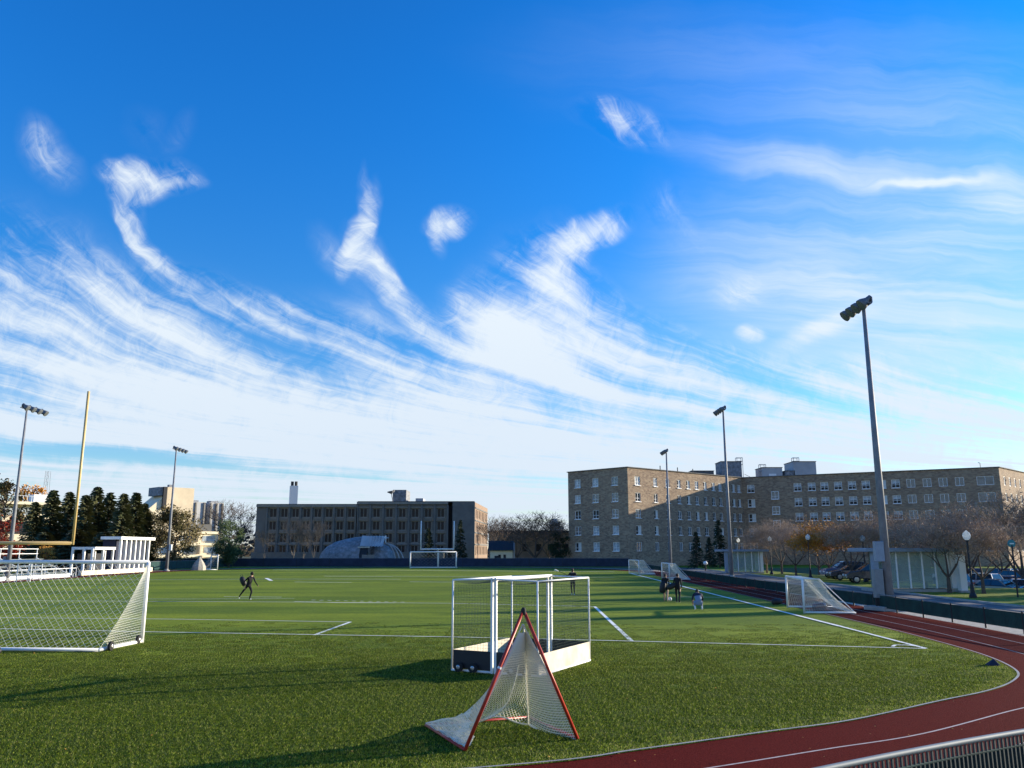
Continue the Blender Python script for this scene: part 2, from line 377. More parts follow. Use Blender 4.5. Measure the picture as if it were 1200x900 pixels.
def net(mb, P, nu, nv, r, diag=False, n=3):
    """P(u,v)->Vector ; a knotted net drawn as thin cords"""
    g = [[P(i/nu, j/nv) for j in range(nv+1)] for i in range(nu+1)]
    if not diag:
        for i in range(nu+1):
            for j in range(nv): mb.tube(g[i][j], g[i][j+1], r, n=n, cap=False)
        for i in range(nu):
            for j in range(nv+1): mb.tube(g[i][j], g[i+1][j], r, n=n, cap=False)
    else:
        for i in range(nu):
            for j in range(nv):
                if (i+j) % 2 == 0: mb.tube(g[i][j], g[i+1][j+1], r, n=n, cap=False)
                else: mb.tube(g[i+1][j], g[i][j+1], r, n=n, cap=False)
def bil(A, B, C, D, sag=None):
    A, B, C, D = map(Vector, (A, B, C, D))
    def P(u, v):
        p = A*(1-u)*(1-v)+B*u*(1-v)+C*u*v+D*(1-u)*v
        if sag: p = p+sag(u, v)
        return p
    return P

# ------------------------------------------------------------ ground, track, turf
mb = MB(); g0, hx0, hx1, hy0, hy1 = -.02, 36.0, 108., 64., 136.
for (a, b, c, d) in ((-1500, 1500, -300, hy0), (-1500, 1500, hy1, 3000), (-1500, hx0, hy0, hy1), (hx1, 1500, hy0, hy1)): mb.quad((a, c, g0), (b, c, g0), (b, d, g0), (a, d, g0))
gl = -1.0; ih = ((hx0, hy0), (hx1, hy0), (hx1, hy1), (hx0, hy1)); il = ((hx0+1.2, hy0+1.2), (hx1-2, hy0+1.2), (hx1-2, hy1-2), (hx0+1.2, hy1-2))
for k in range(4):
    a, b = ih[k], ih[(k+1) % 4]; c, d = il[(k+1) % 4], il[k]; mb.quad((*a, g0), (*b, g0), (*c, gl), (*d, gl))
mb.quad(*[(*p, gl-.01) for p in il]); struct('ground', mb, 'earth')
inner = [(13.66, 31), (13.95, 37), (14.5, 48), (15.3, 69), (16.2, 100), (15.5, 117), (8, 132), (-8, 139), (-24, 139), (-37, 132), (-45, 118), (-45.3, 96), (-44.5, 70), (-43.5, 45), (-40, 27), (-30, 14.5), (-17, 9.3), (-8, 9.3), (-.22, 11.54), (1.82, 12.48), (4.0, 13.65), (5.71, 14.56), (8.02, 16.29), (9.6, 17.45), (10.9, 18.75), (11.9, 20.3), (12.7, 22.8), (13.2, 26)]
def catmull(pts, n=8):
    out = []; L = len(pts)
    for i in range(L):
        p0, p1, p2, p3 = (Vector(pts[(i+k) % L]) for k in (-1, 0, 1, 2))
        for s_ in range(n):
            t = s_/n
            out.append(.5*((2*p1)+(-p0+p2)*t+(2*p0-5*p1+4*p2-p3)*t*t+(-p0+3*p1-3*p2+p3)*t**3))
    return out
loop = catmull(inner, 8)
L_ = len(loop)
area = sum(loop[i].x*loop[(i+1) % L_].y-loop[(i+1) % L_].x*loop[i].y for i in range(L_))
sgn = 1 if area > 0 else -1
nrm = []
for i in range(L_):
    t = (loop[(i+2) % L_]-loop[i-2]).normalized(); nrm.append(Vector((t.y, -t.x))*sgn)
def off(i, d): i %= L_; return loop[i]+nrm[i]*d
def ring(a, b, z, name, mt_, dash=None):
    mb = MB()
    for i in range(L_):
        if dash and not dash(i): continue
        p, q, r_, s_ = off(i, a), off(i, b), off(i+1, b), off(i+1, a)
        mb.quad((p.x, p.y, z), (q.x, q.y, z), (r_.x, r_.y, z), (s_.x, s_.y, z))
    return mb
mb = MB(); mb.v = [(p.x, p.y, 0.0) for p in loop]; mb.f = [tuple(range(L_))]
fld = mb.build('turf_field', 'turf'); tag(fld, kind='structure')
struct('running_track', ring(0, 3.65, .004, '', ''), 'track_red')
struct('track_verge', ring(3.6, 5.4, -.004, '', ''), 'gravel')
struct('track_kerb', ring(-.02, .03, .03, '', ''), 'concrete')
for d in (1.2, 2.4, 3.58): struct('lane_line', ring(d-.02, d+.02, .008, '', ''), 'lane_paint')
# right side paths, lawn, car park
def sheet(name, pts, z, mt_):
    mb = MB(); mb.v = [(x, y, z) for x, y in pts]; mb.f = [tuple(range(len(pts)))]; return struct(name, mb, mt_)
sheet('path', [(17.2, 10), (25.9, 10), (25.9, 48), (26.9, 67), (28.5, 100), (29, 135), (19.5, 135), (18.2, 70), (17.6, 40)], -.008, 'asphalt')
sheet('lawn', [(25.8, 10), (36, 10), (36, 146), (29, 146), (29, 135), (28.5, 100), (26.9, 67), (25.9, 48)], -.012, 'lawn')
sheet('lawn', [(36, 10), (120, 10), (120, 64), (36, 64)], -.012, 'lawn')
sheet('lawn', [(36, 136), (108, 136), (108, 146), (36, 146)], -.012, 'lawn')
sheet('car_park', [(37.3, 65.3), (105.9, 65.3), (105.9, 133.9), (37.3, 133.9)], -.99, 'asphalt_lot')
sheet('lawn', [(-40, 142.5), (29, 142.5), (29, 146), (90, 146), (90, 200), (-120, 200), (-120, 60), (-52, 60), (-51, 120)], -.014, 'turf')
mb = MB()
for pa, pb in (((25.6, 10), (25.6, 48)), ((25.6, 48), (26.7, 67)), ((26.7, 67), (28.2, 100)), ((28.2, 100), (28.7, 135))):
    a = Vector((*pa, .0)); b = Vector((*pb, .0)); d = (b-a); mb.box((a+b)/2+Vector((0, 0, .03)), (d.length+.03, .18, .12), rz=math.atan2(d.y, d.x))
struct('path_kerb', mb, 'concrete')

# turf pile in the nearer part of the field: one tile of blades, repeated over the pitch (uncountable)
def in_loop(x, y):
    c = False
    for i in range(L_):
        a, b = loop[i], loop[(i+1) % L_]
        if (a.y > y) != (b.y > y) and x < (b.x-a.x)*(y-a.y)/(b.y-a.y)+a.x: c = not c
    return c
TS = .5
def blade_tile(n, seed):
    r_ = random.Random(seed); V_, F_, I_ = [], [], []
    for i in range(n):
        x, y = r_.uniform(-TS/2, TS/2), r_.uniform(-TS/2, TS/2); a = r_.uniform(0, 6.28); h = r_.uniform(.018, .034); w_ = r_.uniform(.0022, .0045)
        lx, ly = r_.gauss(0, .011), r_.gauss(0, .011)+.004; c, s2 = math.cos(a)*w_, math.sin(a)*w_
        k0 = len(V_); V_ += [(x-c, y-s2, 0), (x+c, y+s2, 0), (x+c*.7+lx*.5, y+s2*.7+ly*.5, h*.65), (x-c*.7+lx*.5, y-s2*.7+ly*.5, h*.65), (x+lx*1.5, y+ly*1.5, h)]
        F_ += [(k0, k0+1, k0+2, k0+3), (k0+3, k0+2, k0+4)]; q = r_.random(); m_ = 0 if q < .45 else (1 if q < .82 else (2 if q < .96 else 3)); I_ += [m_, m_]
    me = bpy.data.meshes.new('grass'); me.from_pydata(V_, [], F_); me.update()
    for q in ('blade_dark', 'blade_mid', 'blade_lite', 'blade_dry'): me.materials.append(M[q])
    me.polygons.foreach_set('material_index', I_); return me
def blademat(name, c):
    m = mat(name, c, .6, spec=.25); k = N(m.node_tree); b = k.n['Principled BSDF']; t = k.new('ShaderNodeBsdfTranslucent'); t.inputs[0].default_value = (*[min(1, q*1.3) for q in c], 1)
    x = k.new('ShaderNodeMixShader'); x.inputs[0].default_value = .3; k.l.new(b.outputs[0], x.inputs[1]); k.l.new(t.outputs[0], x.inputs[2]); k.l.new(x.outputs[0], k.n['Material Output'].inputs[0])
blademat('blade_dark', (.022, .042, .003)); blademat('blade_mid', (.085, .130, .007)); blademat('blade_lite', (.30, .36, .025)); blademat('blade_dry', (.5, .47, .14))
def yj(x, y): return y+((math.sin(x*12.9898+y*78.233)*43758.5453) % 1-.5)*6.5
def carpet(cond, n, seed, name):
    pts_ = []
    y = 8.6
    while y < 34:
        x = -21.
        while x < 14:
            if abs(x) < y*.70+1.2 and cond(x, y) and all(in_loop(x+sx_, y+sy_) for sx_ in (-.27, .27) for sy_ in (-.27, .27)): pts_.append((x, y, 0))
            x += TS
        y += TS
    tile = bpy.data.objects.new(name, blade_tile(n, seed)); col.objects.link(tile); tile.location = pts_[0]; tag(tile, kind='stuff')
    pm_ = bpy.data.meshes.new(name); pm_.from_pydata(pts_[1:], [], []); car_ = bpy.data.objects.new(name, pm_); col.objects.link(car_); tag(car_, kind='stuff')
    gn = bpy.data.node_groups.new('repeat_turf', 'GeometryNodeTree'); gn.interface.new_socket('Geometry', in_out='INPUT', socket_type='NodeSocketGeometry'); gn.interface.new_socket('Geometry', in_out='OUTPUT', socket_type='NodeSocketGeometry')
    i_, o_, ip, oi = (gn.nodes.new(q) for q in ('NodeGroupInput', 'NodeGroupOutput', 'GeometryNodeInstanceOnPoints', 'GeometryNodeObjectInfo'))
    oi.inputs['Object'].default_value = tile; oi.transform_space = 'ORIGINAL'; oi.inputs['As Instance'].default_value = True
    rv = gn.nodes.new('FunctionNodeRandomValue'); rv.data_type = 'INT'; rv.inputs[4].default_value = 0; rv.inputs[5].default_value = 3
    mu = gn.nodes.new('ShaderNodeMath'); mu.operation = 'MULTIPLY'; mu.inputs[1].default_value = math.pi/2
    cx = gn.nodes.new('ShaderNodeCombineXYZ'); gn.links.new(rv.outputs[2], mu.inputs[0]); gn.links.new(mu.outputs[0], cx.inputs[2]); gn.links.new(cx.outputs[0], ip.inputs['Rotation'])
    gn.links.new(i_.outputs[0], ip.inputs['Points']); gn.links.new(oi.outputs['Geometry'], ip.inputs['Instance']); gn.links.new(ip.outputs[0], o_.inputs[0])
    md = car_.modifiers.new('repeat', 'NODES'); md.node_group = gn
ebm = MB()
def edge_fill():
    r_ = random.Random(99); V_, F_, I_ = [], [], []
    y = 8.6
    while y < 31:
        x = -21.
        while x < 14:
            cs_ = [in_loop(x+a_, y+b_) for a_ in (-.27, .27) for b_ in (-.27, .27)]
            if any(cs_) and not all(cs_) and abs(x) < y*.70+1.2:
                near = sorted(range(L_), key=lambda i: (loop[i].x-x)**2+(loop[i].y-y)**2)[:4]
                for q in range(1150 if y < 21 else 500 if y < 26 else 200):
                    px_, py_ = x+r_.uniform(-TS/2, TS/2), y+r_.uniform(-TS/2, TS/2)
                    i = min(near, key=lambda i: (loop[i].x-px_)**2+(loop[i].y-py_)**2)
                    if (px_-loop[i].x)*nrm[i].x+(py_-loop[i].y)*nrm[i].y > -.03+r_.uniform(-.03, .02): continue
                    a = r_.uniform(0, 6.28); h = r_.uniform(.016, .034); w_ = r_.uniform(.0022, .0045); lx, ly = r_.gauss(0, .011), r_.gauss(0, .011)+.004; c, s2 = math.cos(a)*w_, math.sin(a)*w_
                    k0 = len(V_); V_ += [(px_-c, py_-s2, 0), (px_+c, py_+s2, 0), (px_+c*.7+lx*.5, py_+s2*.7+ly*.5, h*.65), (px_-c*.7+lx*.5, py_-s2*.7+ly*.5, h*.65), (px_+lx*1.5, py_+ly*1.5, h)]
                    F_ += [(k0, k0+1, k0+2, k0+3), (k0+3, k0+2, k0+4)]; t_ = r_.random(); m_ = 0 if t_ < .3 else (1 if t_ < .6 else (2 if t_ < .85 else 3)); I_ += [m_, m_]
            x += TS
        y += TS
    me = bpy.data.meshes.new('grass_edge'); me.from_pydata(V_, [], F_); me.update()
    for q in ('blade_dark', 'blade_mid', 'blade_lite', 'blade_dry'): me.materials.append(M[q])
    me.polygons.foreach_set('material_index', I_); o_ = bpy.data.objects.new('grass_edge', me); col.objects.link(o_); tag(o_, kind='stuff')
edge_fill()
carpet(lambda x, y: yj(x, y) < 21, 1050, 5, 'grass')
carpet(lambda x, y: 21 <= yj(x, y) < 26, 500, 6, 'grass')
carpet(lambda x, y: 26 <= yj(x, y) < 31, 190, 7, 'grass')
# painted lines
def gline(name, pix, wid=.1, z=.006):
    mb = MB(); P = [G(*p) for p in pix]
    for i in range(len(P)-1):
        a, b = P[i], P[i+1]; d = (b-a).normalized(); n = Vector((-d.y, d.x, 0))*wid/2*(1+min(.8, max(0, (a.y-28)/70)))
        if i > 0: a = a-d*wid*.3
        mb.quad((a-n)+Vector((0, 0, z)), (b-n)+Vector((0, 0, z)), (b+n)+Vector((0, 0, z)), (a+n)+Vector((0, 0, z))); z += .0006
    return struct(name, mb, 'line_white')
gline('touchline', [(738, 671.8), (820, 692.5), (985, 734.5), (1085, 760.6)], .13, z=.02)
gline('goal_line', [(-260, 732), (170, 741), (525, 747), (697, 751), (1085, 760.8)], .10, z=.022)
gline('box_line', [(410.5, 729), (368, 744.3)], .12)
gline('box_line', [(697, 711), (740.5, 751.6)], .12)
gline('box_line', [(-200, 722), (200, 725.6), (412, 729)], .09)
gline('yard_line', [(-200, 702), (0, 704), (330, 705.5), (525, 707), (698, 711)], .10)
gline('corner_arc', [(1046, 758.6), (1049, 756.8), (1062, 756.8), (1074, 758.2)], .1, z=.026)
gline('yard_line', [(262, 699.3), (330, 699.8)], .10)
gline('yard_line', [(170, 702), (240, 702), (345, 701.2)], .07)
gline('yard_line', [(345, 704.9), (396, 706.3), (463, 706.6)], .10)
gline('yard_line', [(0, 679), (180, 679.5), (312, 678.6), (470, 678.8)], .12)
gline('yard_line', [(345, 682), (412, 682.6)], .14)
gline('yard_line', [(312, 677.5), (318, 680.5)], .2)
gline('yard_line', [(380, 675.2), (460, 675.4)], .2)
gline('yard_line', [(480, 681.8), (530, 682.2)], .14)
gline('yard_line', [(460, 675.3), (720, 676.5)], .12)
gline('yard_line', [(320, 667.8), (440, 668.0), (720, 670.2)], .22)
gline('yard_line', [(795, 699.6), (862, 700.2)], .09)
for q in range(12):
    x = 365+q*9.5; gline('hash_mark', [(x, 703.2+q*.22), (x+4.5, 703.3+q*.22)], .1)

# ------------------------------------------------------------ lacrosse goal tipped on its mouth
t = thing('lacrosse_goal', 'red pipe lacrosse goal with white net tipped face down beside the track', 'sports goal')
FL = G(545, 881); FR = G(677, 867.5); u_ = (FR-FL); wd = u_.length; u_.normalize(); nb_ = Vector((-u_.y, u_.x, 0)); 
BL = FL+nb_*1.83; BR = FR+nb_*1.75
AP = (FL+FR)/2+Vector((-.02, .02, 0)); AP.z = at(614, 715, AP.y).z
AP.x = gx(613.5, AP.y, AP.z)
up_ = Vector((0, 0, .024))
FLu, FRu, BLu, BRu = FL+up_, FR+up_, BL+up_, BR+up_
MB().tube(FLu, AP, .026, n=10).build('frame_pipe', 'red_pipe', t, smooth=True)
MB().tube(FRu, AP, .026, n=10).build('frame_pipe', 'red_pipe', t, smooth=True)
MB().tube(AP+(FLu-AP)*.42, AP+(FLu-AP)*.435, .030, n=10).build('pipe_band', 'white_paint', t)
MB().path([FLu, BLu, BRu, FRu][:2], .024, n=8).build('goal_post', 'red_pipe', t, smooth=True)
MB().tube(BLu, BRu, .024, n=8).build('crossbar', 'red_pipe', t, smooth=True)
MB().tube(FRu, BRu, .024, n=8).build('goal_post', 'red_pipe', t, smooth=True)
MB().lathe(AP-Vector((0, 0, .05)), [(.03, -.02), (.04, .0), (.04, .06), (.02, .09)], 10).build('apex_joint', 'rubber', t, smooth=True)
NP = AP-Vector((0, 0, .21)); NP2 = NP+nb_*.10-u_*.06
mbn = MB()
# right side panel: top NP, along pipe to FR, back corner BR pulled in
BRn = G(619, 853)+Vector((0, 0, .05)); 
def Pr(u, v):
    top = NP.lerp(NP2, u) if False else NP+u_*(.0)
    a = NP+(FRu-NP)*v+Vector((0, 0, .05*math.sin(v*3.14)))
    b = (NP+u_*.02)+(BRn-NP)*v
    p = b.lerp(a, u); 
    if v > .6: p = p+Vector((0, 0, (v-.6)*.22*math.sin(u*3.14)*-1+.0))
    return p
mbn.v = []
net(mbn, lambda u, v: Pr(u, max(v, .07)), 28, 48, .0050)
BLn = BLu+Vector((0, 0, .03))
def rear_edge(v):
    a = NP+(FLu-NP)*v+u_*.10; b = NP2+(BLn-NP2)*v; w_ = v**2.6*.75+.25*max(0, (v-.8)/.2)
    return a.lerp(b, w_)+nb_*.15*math.sin(v*3.14)
def Pl(u, v):
    a = NP+(FLu-NP)*v; b = rear_edge(v)
    p = a.lerp(b, u); s_ = math.sin(u*3.14)*math.sin(v*3.14)
    return p+Vector((.0, 0, -.10*s_*v))
net(mbn, lambda u, v: Pl(u, max(v, .07)), 26, 44, .0044)
BLn = BLu+Vector((0, 0, .03))
def Pb(u, v):
    a = rear_edge(v); b = (NP+u_*.02)+(BRn-NP)*v
    p = a.lerp(b, u); s_ = math.sin(u*3.14)
    return p+Vector((0, 0, .16*s_*v**3*(.6+.4*math.sin(u*11))))-nb_*.10*s_*v
net(mbn, lambda u, v: Pb(u, max(v, .07)), 48, 44, .0036, diag=True)
mbn.build('net', 'white_rope', t)
lac = MB()
lac.path([NP, NP+(BRn-NP)*.5, BRn], .012, 5)
lac.path([Pr(i/8, 1) for i in range(9)], .016, 5)
lac.path([Pb(i/14, 1) for i in range(15)], .013, 5)
lac.path([Pb(.62, i/8) for i in range(3, 9)], .009, 5)
lac.path([Pl(.0, i/20)+nb_*.03 for i in range(21)], .010, 5)
lac.path([Pr(1., i/20)+nb_*.03 for i in range(21)], .010, 5)
lac.build('lacing_cord', 'white_rope', t)
# crumpled skirt of net lying in the left rear corner
def Ps(u, v):
    p = bil(FLu, BLu, BLu+u_*.62, FLu+u_*.20+nb_*.15)(u, v); return p+Vector((0, 0, .03+.10*v*v+.015*math.sin(u*23+v*9)))
ms_ = MB(); net(ms_, Ps, 44, 22, .0048); ms_.build('net_skirt', 'white_rope', t)

# ------------------------------------------------------------ two field hockey goals standing mouth to mouth
def hockey_goal(M1, M2, side, label):
    """M1, M2 mouth post bases; side +1 / -1 which way the cage extends"""
    M1 = Vector((*M1, 0)); M2 = Vector((*M2, 0)); ax = (M2-M1).normalized(); n = Vector((ax.y, -ax.x, 0))*side
    o = thing('field_hockey_goal', label, 'sports goal', group='two hockey goals pushed together')
    dep = 1.08; Hh = 2.13
    M1 = M1+n*.05; M2 = M2+n*.05
    B1 = M1+n*dep; B2 = M2+n*dep; zt = Vector((0, 0, Hh)); zb = Vector((0, 0, Hh-.03))
    rz = math.atan2(ax.y, ax.x)
    for p in (M1, M2): MB().box(p+Vector((0, 0, Hh/2)), (.075, .05, Hh), rz=rz).build('post', 'white_paint', o, bevel=.006)
    MB().box((M1+M2)/2+Vector((0, 0, Hh+.0)), ((M2-M1).length+.075, .05, .075), rz=rz).build('crossbar', 'white_paint', o, bevel=.006)
    for p in (B1, B2): MB().tube(p+Vector((0, 0, .02)), p+zb, .022, n=8).build('rear_upright', 'white_paint', o, smooth=True)
    for p, q in ((M1, B1), (M2, B2)):
        MB().tube(p+zt, q+zb, .02, n=8).build('top_rail', 'white_paint', o, smooth=True)
        MB().tube(p+Vector((0, 0, .03)), q+Vector((0, 0, .03)), .03, n=8).build('base_rail', 'white_paint', o, smooth=True)
        MB().box((p+q)/2+Vector((0, 0, .28)), (dep-.06, .022, .42), rz=math.atan2(n.y, n.x)).build('side_board', 'board_black', o, bevel=.004)
    MB().tube(B1+zb, B2+zb, .02, n=8).build('top_rail', 'white_paint', o, smooth=True)
    MB().tube(B1+Vector((0, 0, .03)), B2+Vector((0, 0, .03)), .03, n=8).build('base_rail', 'white_paint', o, smooth=True)
    MB().box((B1+B2)/2+Vector((0, 0, .27)), ((B2-B1).length-.06, .025, .44), rz=rz).build('back_board', 'wood_board', o, bevel=.004)
    mn = MB(); e = Vector((0, 0, .49))
    L1 = (B2-B1).length
    net(mn, bil(B1+e, B2+e, B2+zb, B1+zb, lambda u, v: n*.05*math.sin(v*3.14)), int(L1/.075), 24, .0022)
    net(mn, bil(M1+e, B1+e, B1+zb, M1+zt), 14, 24, .0022)
    net(mn, bil(M2+e, B2+e, B2+zb, M2+zt), 14, 24, .0022)
    net(mn, bil(M1+zt, M2+zt, B2+zb, B1+zb, lambda u, v: Vector((0, 0, -.10*math.sin(v*3.14)))), int(L1/.075), 14, .0022)
    mn.build('net', 'dark_rope', o)
    # transport wheels under the near side board
    s_ = -1
    for fr in (.42, .78):
        c = M1+(B1-M1)*fr-ax*.09+Vector((0, 0, .115))
        wl = MB().lathe(c-ax*.03, [(.07, 0), (.115, .005), (.115, .055), (.07, .06)], 16, axis=ax).build('wheel', 'tyre', o, smooth=False)
        MB().lathe(c-ax*.045, [(.03, 0), (.05, .01), (.05, .08), (.03, .09)], 12, axis=ax).build('hub', 'rim', wl)
    return o
hockey_goal((-.42, 19.85), (1.0, 22.6), -1, 'left of two white hockey goals, with black wheeled side board in shadow')
hockey_goal((-.42, 19.85), (1.0, 22.6), 1, 'right of two white hockey goals, with its pale back board in sunlight')

# ------------------------------------------------------------ soccer goals
def soccer_goal(A, B, dep, hgt, side, label, cell=.13, r=.055, cord=.004, top=0.0, group=None, mat_net='white_rope', diag=True, wheels=False):
    A = Vector((*A, 0)); B = Vector((*B, 0)); ax = (B-A).normalized(); n = Vector((ax.y, -ax.x, 0))*side
    o = thing('soccer_goal', label, 'sports goal', group=group)
    z = Vector((0, 0, hgt)); g0 = Vector((0, 0, r))
    for p in (A, B): MB().tube(p, p+z, r, n=10).build('post', 'white_paint', o, smooth=True)
    MB().tube(A+z, B+z, r, n=10).build('crossbar', 'white_paint', o, smooth=True)
    for p in (A, B): MB().tube(p+g0, p+n*dep+g0, r*.85, n=8).build('side_rail', 'white_paint', o, smooth=True)
    MB().tube(A+n*dep+g0, B+n*dep+g0, r*.85, n=8).build('rear_rail', 'white_paint', o, smooth=True)
    tp = n*top; L = (B-A).length; mn = MB()
    bk = lambda u, v: -n*.10*math.sin(v*3.14)+Vector((0, 0, -.10*math.sin(v*3.14)))
    nu = int(L/cell); nv = int(math.hypot(hgt, dep)/cell)
    Ab, Bb = A+n*dep+g0, B+n*dep+g0
    net(mn, bil(A+z+tp, B+z+tp, Bb, Ab, bk), nu, nv, cord, diag=diag)
    if top: net(mn, bil(A+z, B+z, B+z+tp, A+z+tp), nu, max(2, int(top/cell)), cord, diag=diag)
    m_ = max(6, int(dep/cell)*2)
    for p in (A, B):
        q = lambda u, v, p=p: (p+z*(1-v)*1.0+g0*v).lerp((p+z+tp)+(n*dep+g0-z-tp)*v-n*.10*math.sin(v*3.14)+Vector((0, 0, -.10*math.sin(v*3.14))), u)
        net(mn, q, max(4, int(dep/cell)), nv, cord, diag=False)
    mn.build('net', mat_net, o)
    if top:
        for p in (A, B):
            MB().tube(p+z, p+z+tp, r*.5, n=6).build('stanchion', 'white_paint', o); MB().tube(p+z+tp, p+n*dep+g0, r*.4, n=6).build('stanchion', 'white_paint', o)
    return o, n
gR = G(166, 747); gR.x = gx(166, 26.35)
o, n_ = soccer_goal((gR.x-7.32, 26.9), (gR.x, 26.35), 2.35, 2.44, 1, 'large white soccer goal seen from behind at the left edge', cell=.105, r=.06, cord=.0042)
for y_, zz in ((26.1, .13), (24.35, .13)):
    wl = MB().lathe((gR.x-.05, y_, zz), [(.08, 0), (.13, .01), (.13, .08), (.08, .09)], 14, axis=(1, 0, 0)).build('wheel', 'tyre', o)
    MB().lathe((gR.x-.07, y_, zz), [(.03, 0), (.05, .01), (.05, .12), (.03, .13)], 10, axis=(1, 0, 0)).build('hub', 'rim', wl)
soccer_goal((13.24, 38.4), (13.77, 42.3), 2.2, 1.52, 1, 'nearest small white net goal at the touchline, beside the tall right light pole', cell=.12, r=.05, cord=.0065, top=.75)
soccer_goal((15.25, 81.5), (15.25, 85.5), 2.0, 1.55, 1, 'middle small white net goal by the track, right behind the two walking people', cell=.16, r=.05, cord=.010, top=.6)
soccer_goal((15.0, 99.3), (14.35, 103.0), 2.0, 1.65, 1, 'farthest small white net goal by the track, in front of the stone building corner', cell=.18, r=.05, cord=.011, top=.6)
D_ = 134
soccer_goal((gx(480.5, D_), D_), (gx(534.5, D_), D_), 2.0, 2.55, -1, 'white soccer goal across the far end of the field before a small conifer', cell=.3, r=.10, cord=.006, mat_net='grey_rope')
# far left goal frame and covered heap
D_ = 122
soccer_goal((gx(232, D_), D_+5), (gx(254.5, D_), D_), 1.8, 2.1, 1, 'pale goal frame standing beyond the far left corner of the field', cell=.35, r=.07, cord=.006, mat_net='grey_rope')
mb = MB(); c = Vector((gx(233, 121), 121, 0)); mb.lathe(c, [(1.0, 0), (.95, .5), (.7, 1.0), (.35, 1.5), (.08, 1.9)], 9); 
tag(mb.build('tarp_heap', 'gravel'), 'grey covered heap beside the goal at the far left corner', 'covered heap')

# ------------------------------------------------------------ football goalposts
def football_post(xc, D, half, zc, ht, label, colr, r):
    o = thing('football_goalpost', label, 'goalpost', (xc, D, 0))
    MB().tube((-half, 0, zc), (half, 0, zc), r, n=10).build('crossbar', colr, o, smooth=True)
    for s_ in (-1, 1): MB().tube((s_*half, 0, zc-r), (s_*half, 0, zc+ht), r*.8, n=10).build('upright', colr, o, smooth=True)
    mbp = MB(); sg = -1 if D < 60 else 1; pts = [Vector((0, sg*2.0, 0)), Vector((0, sg*2.0, zc*.55)), Vector((0, sg*1.8, zc*.8)), Vector((0, sg*1.2, zc*.95)), Vector((0, 0, zc))]
    mbp.path(pts, r*1.3, 10); mbp.build('gooseneck_post', colr, o, smooth=True)
    return o
xr = gx(85.3, 30, 3.05)
fp = football_post(xr-3.3, 30, 3.3, 3.06, 5.55, 'tall yellow football goalpost rising behind the left soccer goal', 'yellow_paint', .062)
D_ = 138
football_post(gx(512, D_), D_, (gx(531.5, D_)-gx(492.5, D_))/2, 3.0, zy(610.5, D_)-3.0, 'pale football goalpost at the far end behind the far soccer goal', 'white_paint', .11)
# dark sandbag at left edge
mb = MB(); c = G(-6, 768); mb.lathe(c+Vector((-.25, 0, .11)), [(.02, -.35), (.10, -.33), (.14, -.15), (.13, .15), (.10, .33), (.02, .38)], 10, axis=(1, .15, 0))
tag(mb.build('sandbag', 'black', smooth=True), 'dark sandbag lying on the turf at the left edge below the goal net', 'sandbag')
mb = MB(); c = G(1163, 780); a = .34
mb.v = [(c.x-.16, c.y-.10, 0), (c.x+.14, c.y-.14, 0), (c.x+.24, c.y+.10, 0), (c.x-.12, c.y+.16, 0), (c.x+.04, c.y-.02, .17), (c.x+.09, c.y+.07, .165)]
mb.f = [(0, 1, 4), (1, 2, 5, 4), (2, 3, 5), (3, 0, 4, 5), (0, 3, 2, 1)]
tag(mb.build('track_block', 'cloth_navy', bevel=.02), 'small grey wedge block lying on the turf by the track bend', 'block')
# leaves and scraps on the turf
mb = MB()
for i in range(130):
    px = R.uniform(0, 1150); py = 745+150*R.random()**.7
    p = G(px, py); 
    if p.y < 10: continue
    s_ = R.uniform(.010, .024); th = R.uniform(0, 6.28); d = Vector((math.cos(th), math.sin(th), R.uniform(-.2, .5)))*s_; e = Vector((-math.sin(th), math.cos(th), R.uniform(0, .6)))*s_*.7
    p.z = .03
    mb.quad(p-d, p-e, p+d, p+e)
tag(mb.build('fallen_leaves', 'leaf_orange'), kind='stuff')

# ------------------------------------------------------------ floodlight poles
def flood(px, D, ypx_top, label, r0, y0=-1.0, y1=2.4, nl=4, face=-1):
    z = at(px, ypx_top, D).z; x = gx(px, D, 0)
    o = thing('floodlight_pole', label, 'floodlight', (x, D, 0), group='stadium floodlight poles')
    ob = MB().tube((0, 0, 0), (0, 0, z), r0, r0*.42, n=14).build('pole', 'galv', o, smooth=True)
    MB().lathe((0, 0, 0), [(r0*1.9, 0), (r0*1.9, .12), (r0*1.2, .16), (r0*1.1, .3)], 14).build('base_plate', 'concrete', o)
    MB().tube((0, y0, z-.12), (0, y1, z-.12), .06, n=8).build('crossarm', 'lamp_shell', o)
    for i in range(nl):
        yy = y0+(y1-y0)*(i+.5)/nl
        d = Vector((face*.75, .05, -.62)).normalized()
        c = Vector((face*.05, yy, z+.12))
        mb = MB().lathe(c, [(.08, -.28), (.13, -.25), (.14, -.02), (.19, .08), (.28, .26), (.31, .42), (.30, .43)], 14, axis=d)
        h = mb.build('lamp_head', 'lamp_shell', o, smooth=True)
        MB().lathe(c, [(.28, .435), (.15, .45), (.01, .46)], 14, axis=d).build('lens', 'lamp_glass', h)
        MB().box(c-d*.25+Vector((0, 0, -.18)), (.05, .3, .3)).build('bracket', 'lamp_shell', h)
    return o
f1 = flood(1043.5, 40.5, 358, 'nearest and tallest looking floodlight pole, right of the field with grey boxes', .22, -.9, 1.9)
f2 = flood(857.5, 88, 480, 'middle right floodlight pole beside the first glass shelter', .22, -1.0, 2.6)
f3 = flood(786, 122, 529, 'farthest right floodlight pole in front of the sunlit stone corner', .24, -1.0, 2.8)
f4 = flood(7.5, 78, 478, 'nearest left floodlight pole rising beside the yellow goalpost', .21, -1.0, 3.2, face=1)
f5 = flood(195, 116, 526, 'farther left floodlight pole right of the white columned press box', .22, -1.2, 3.4, face=1)
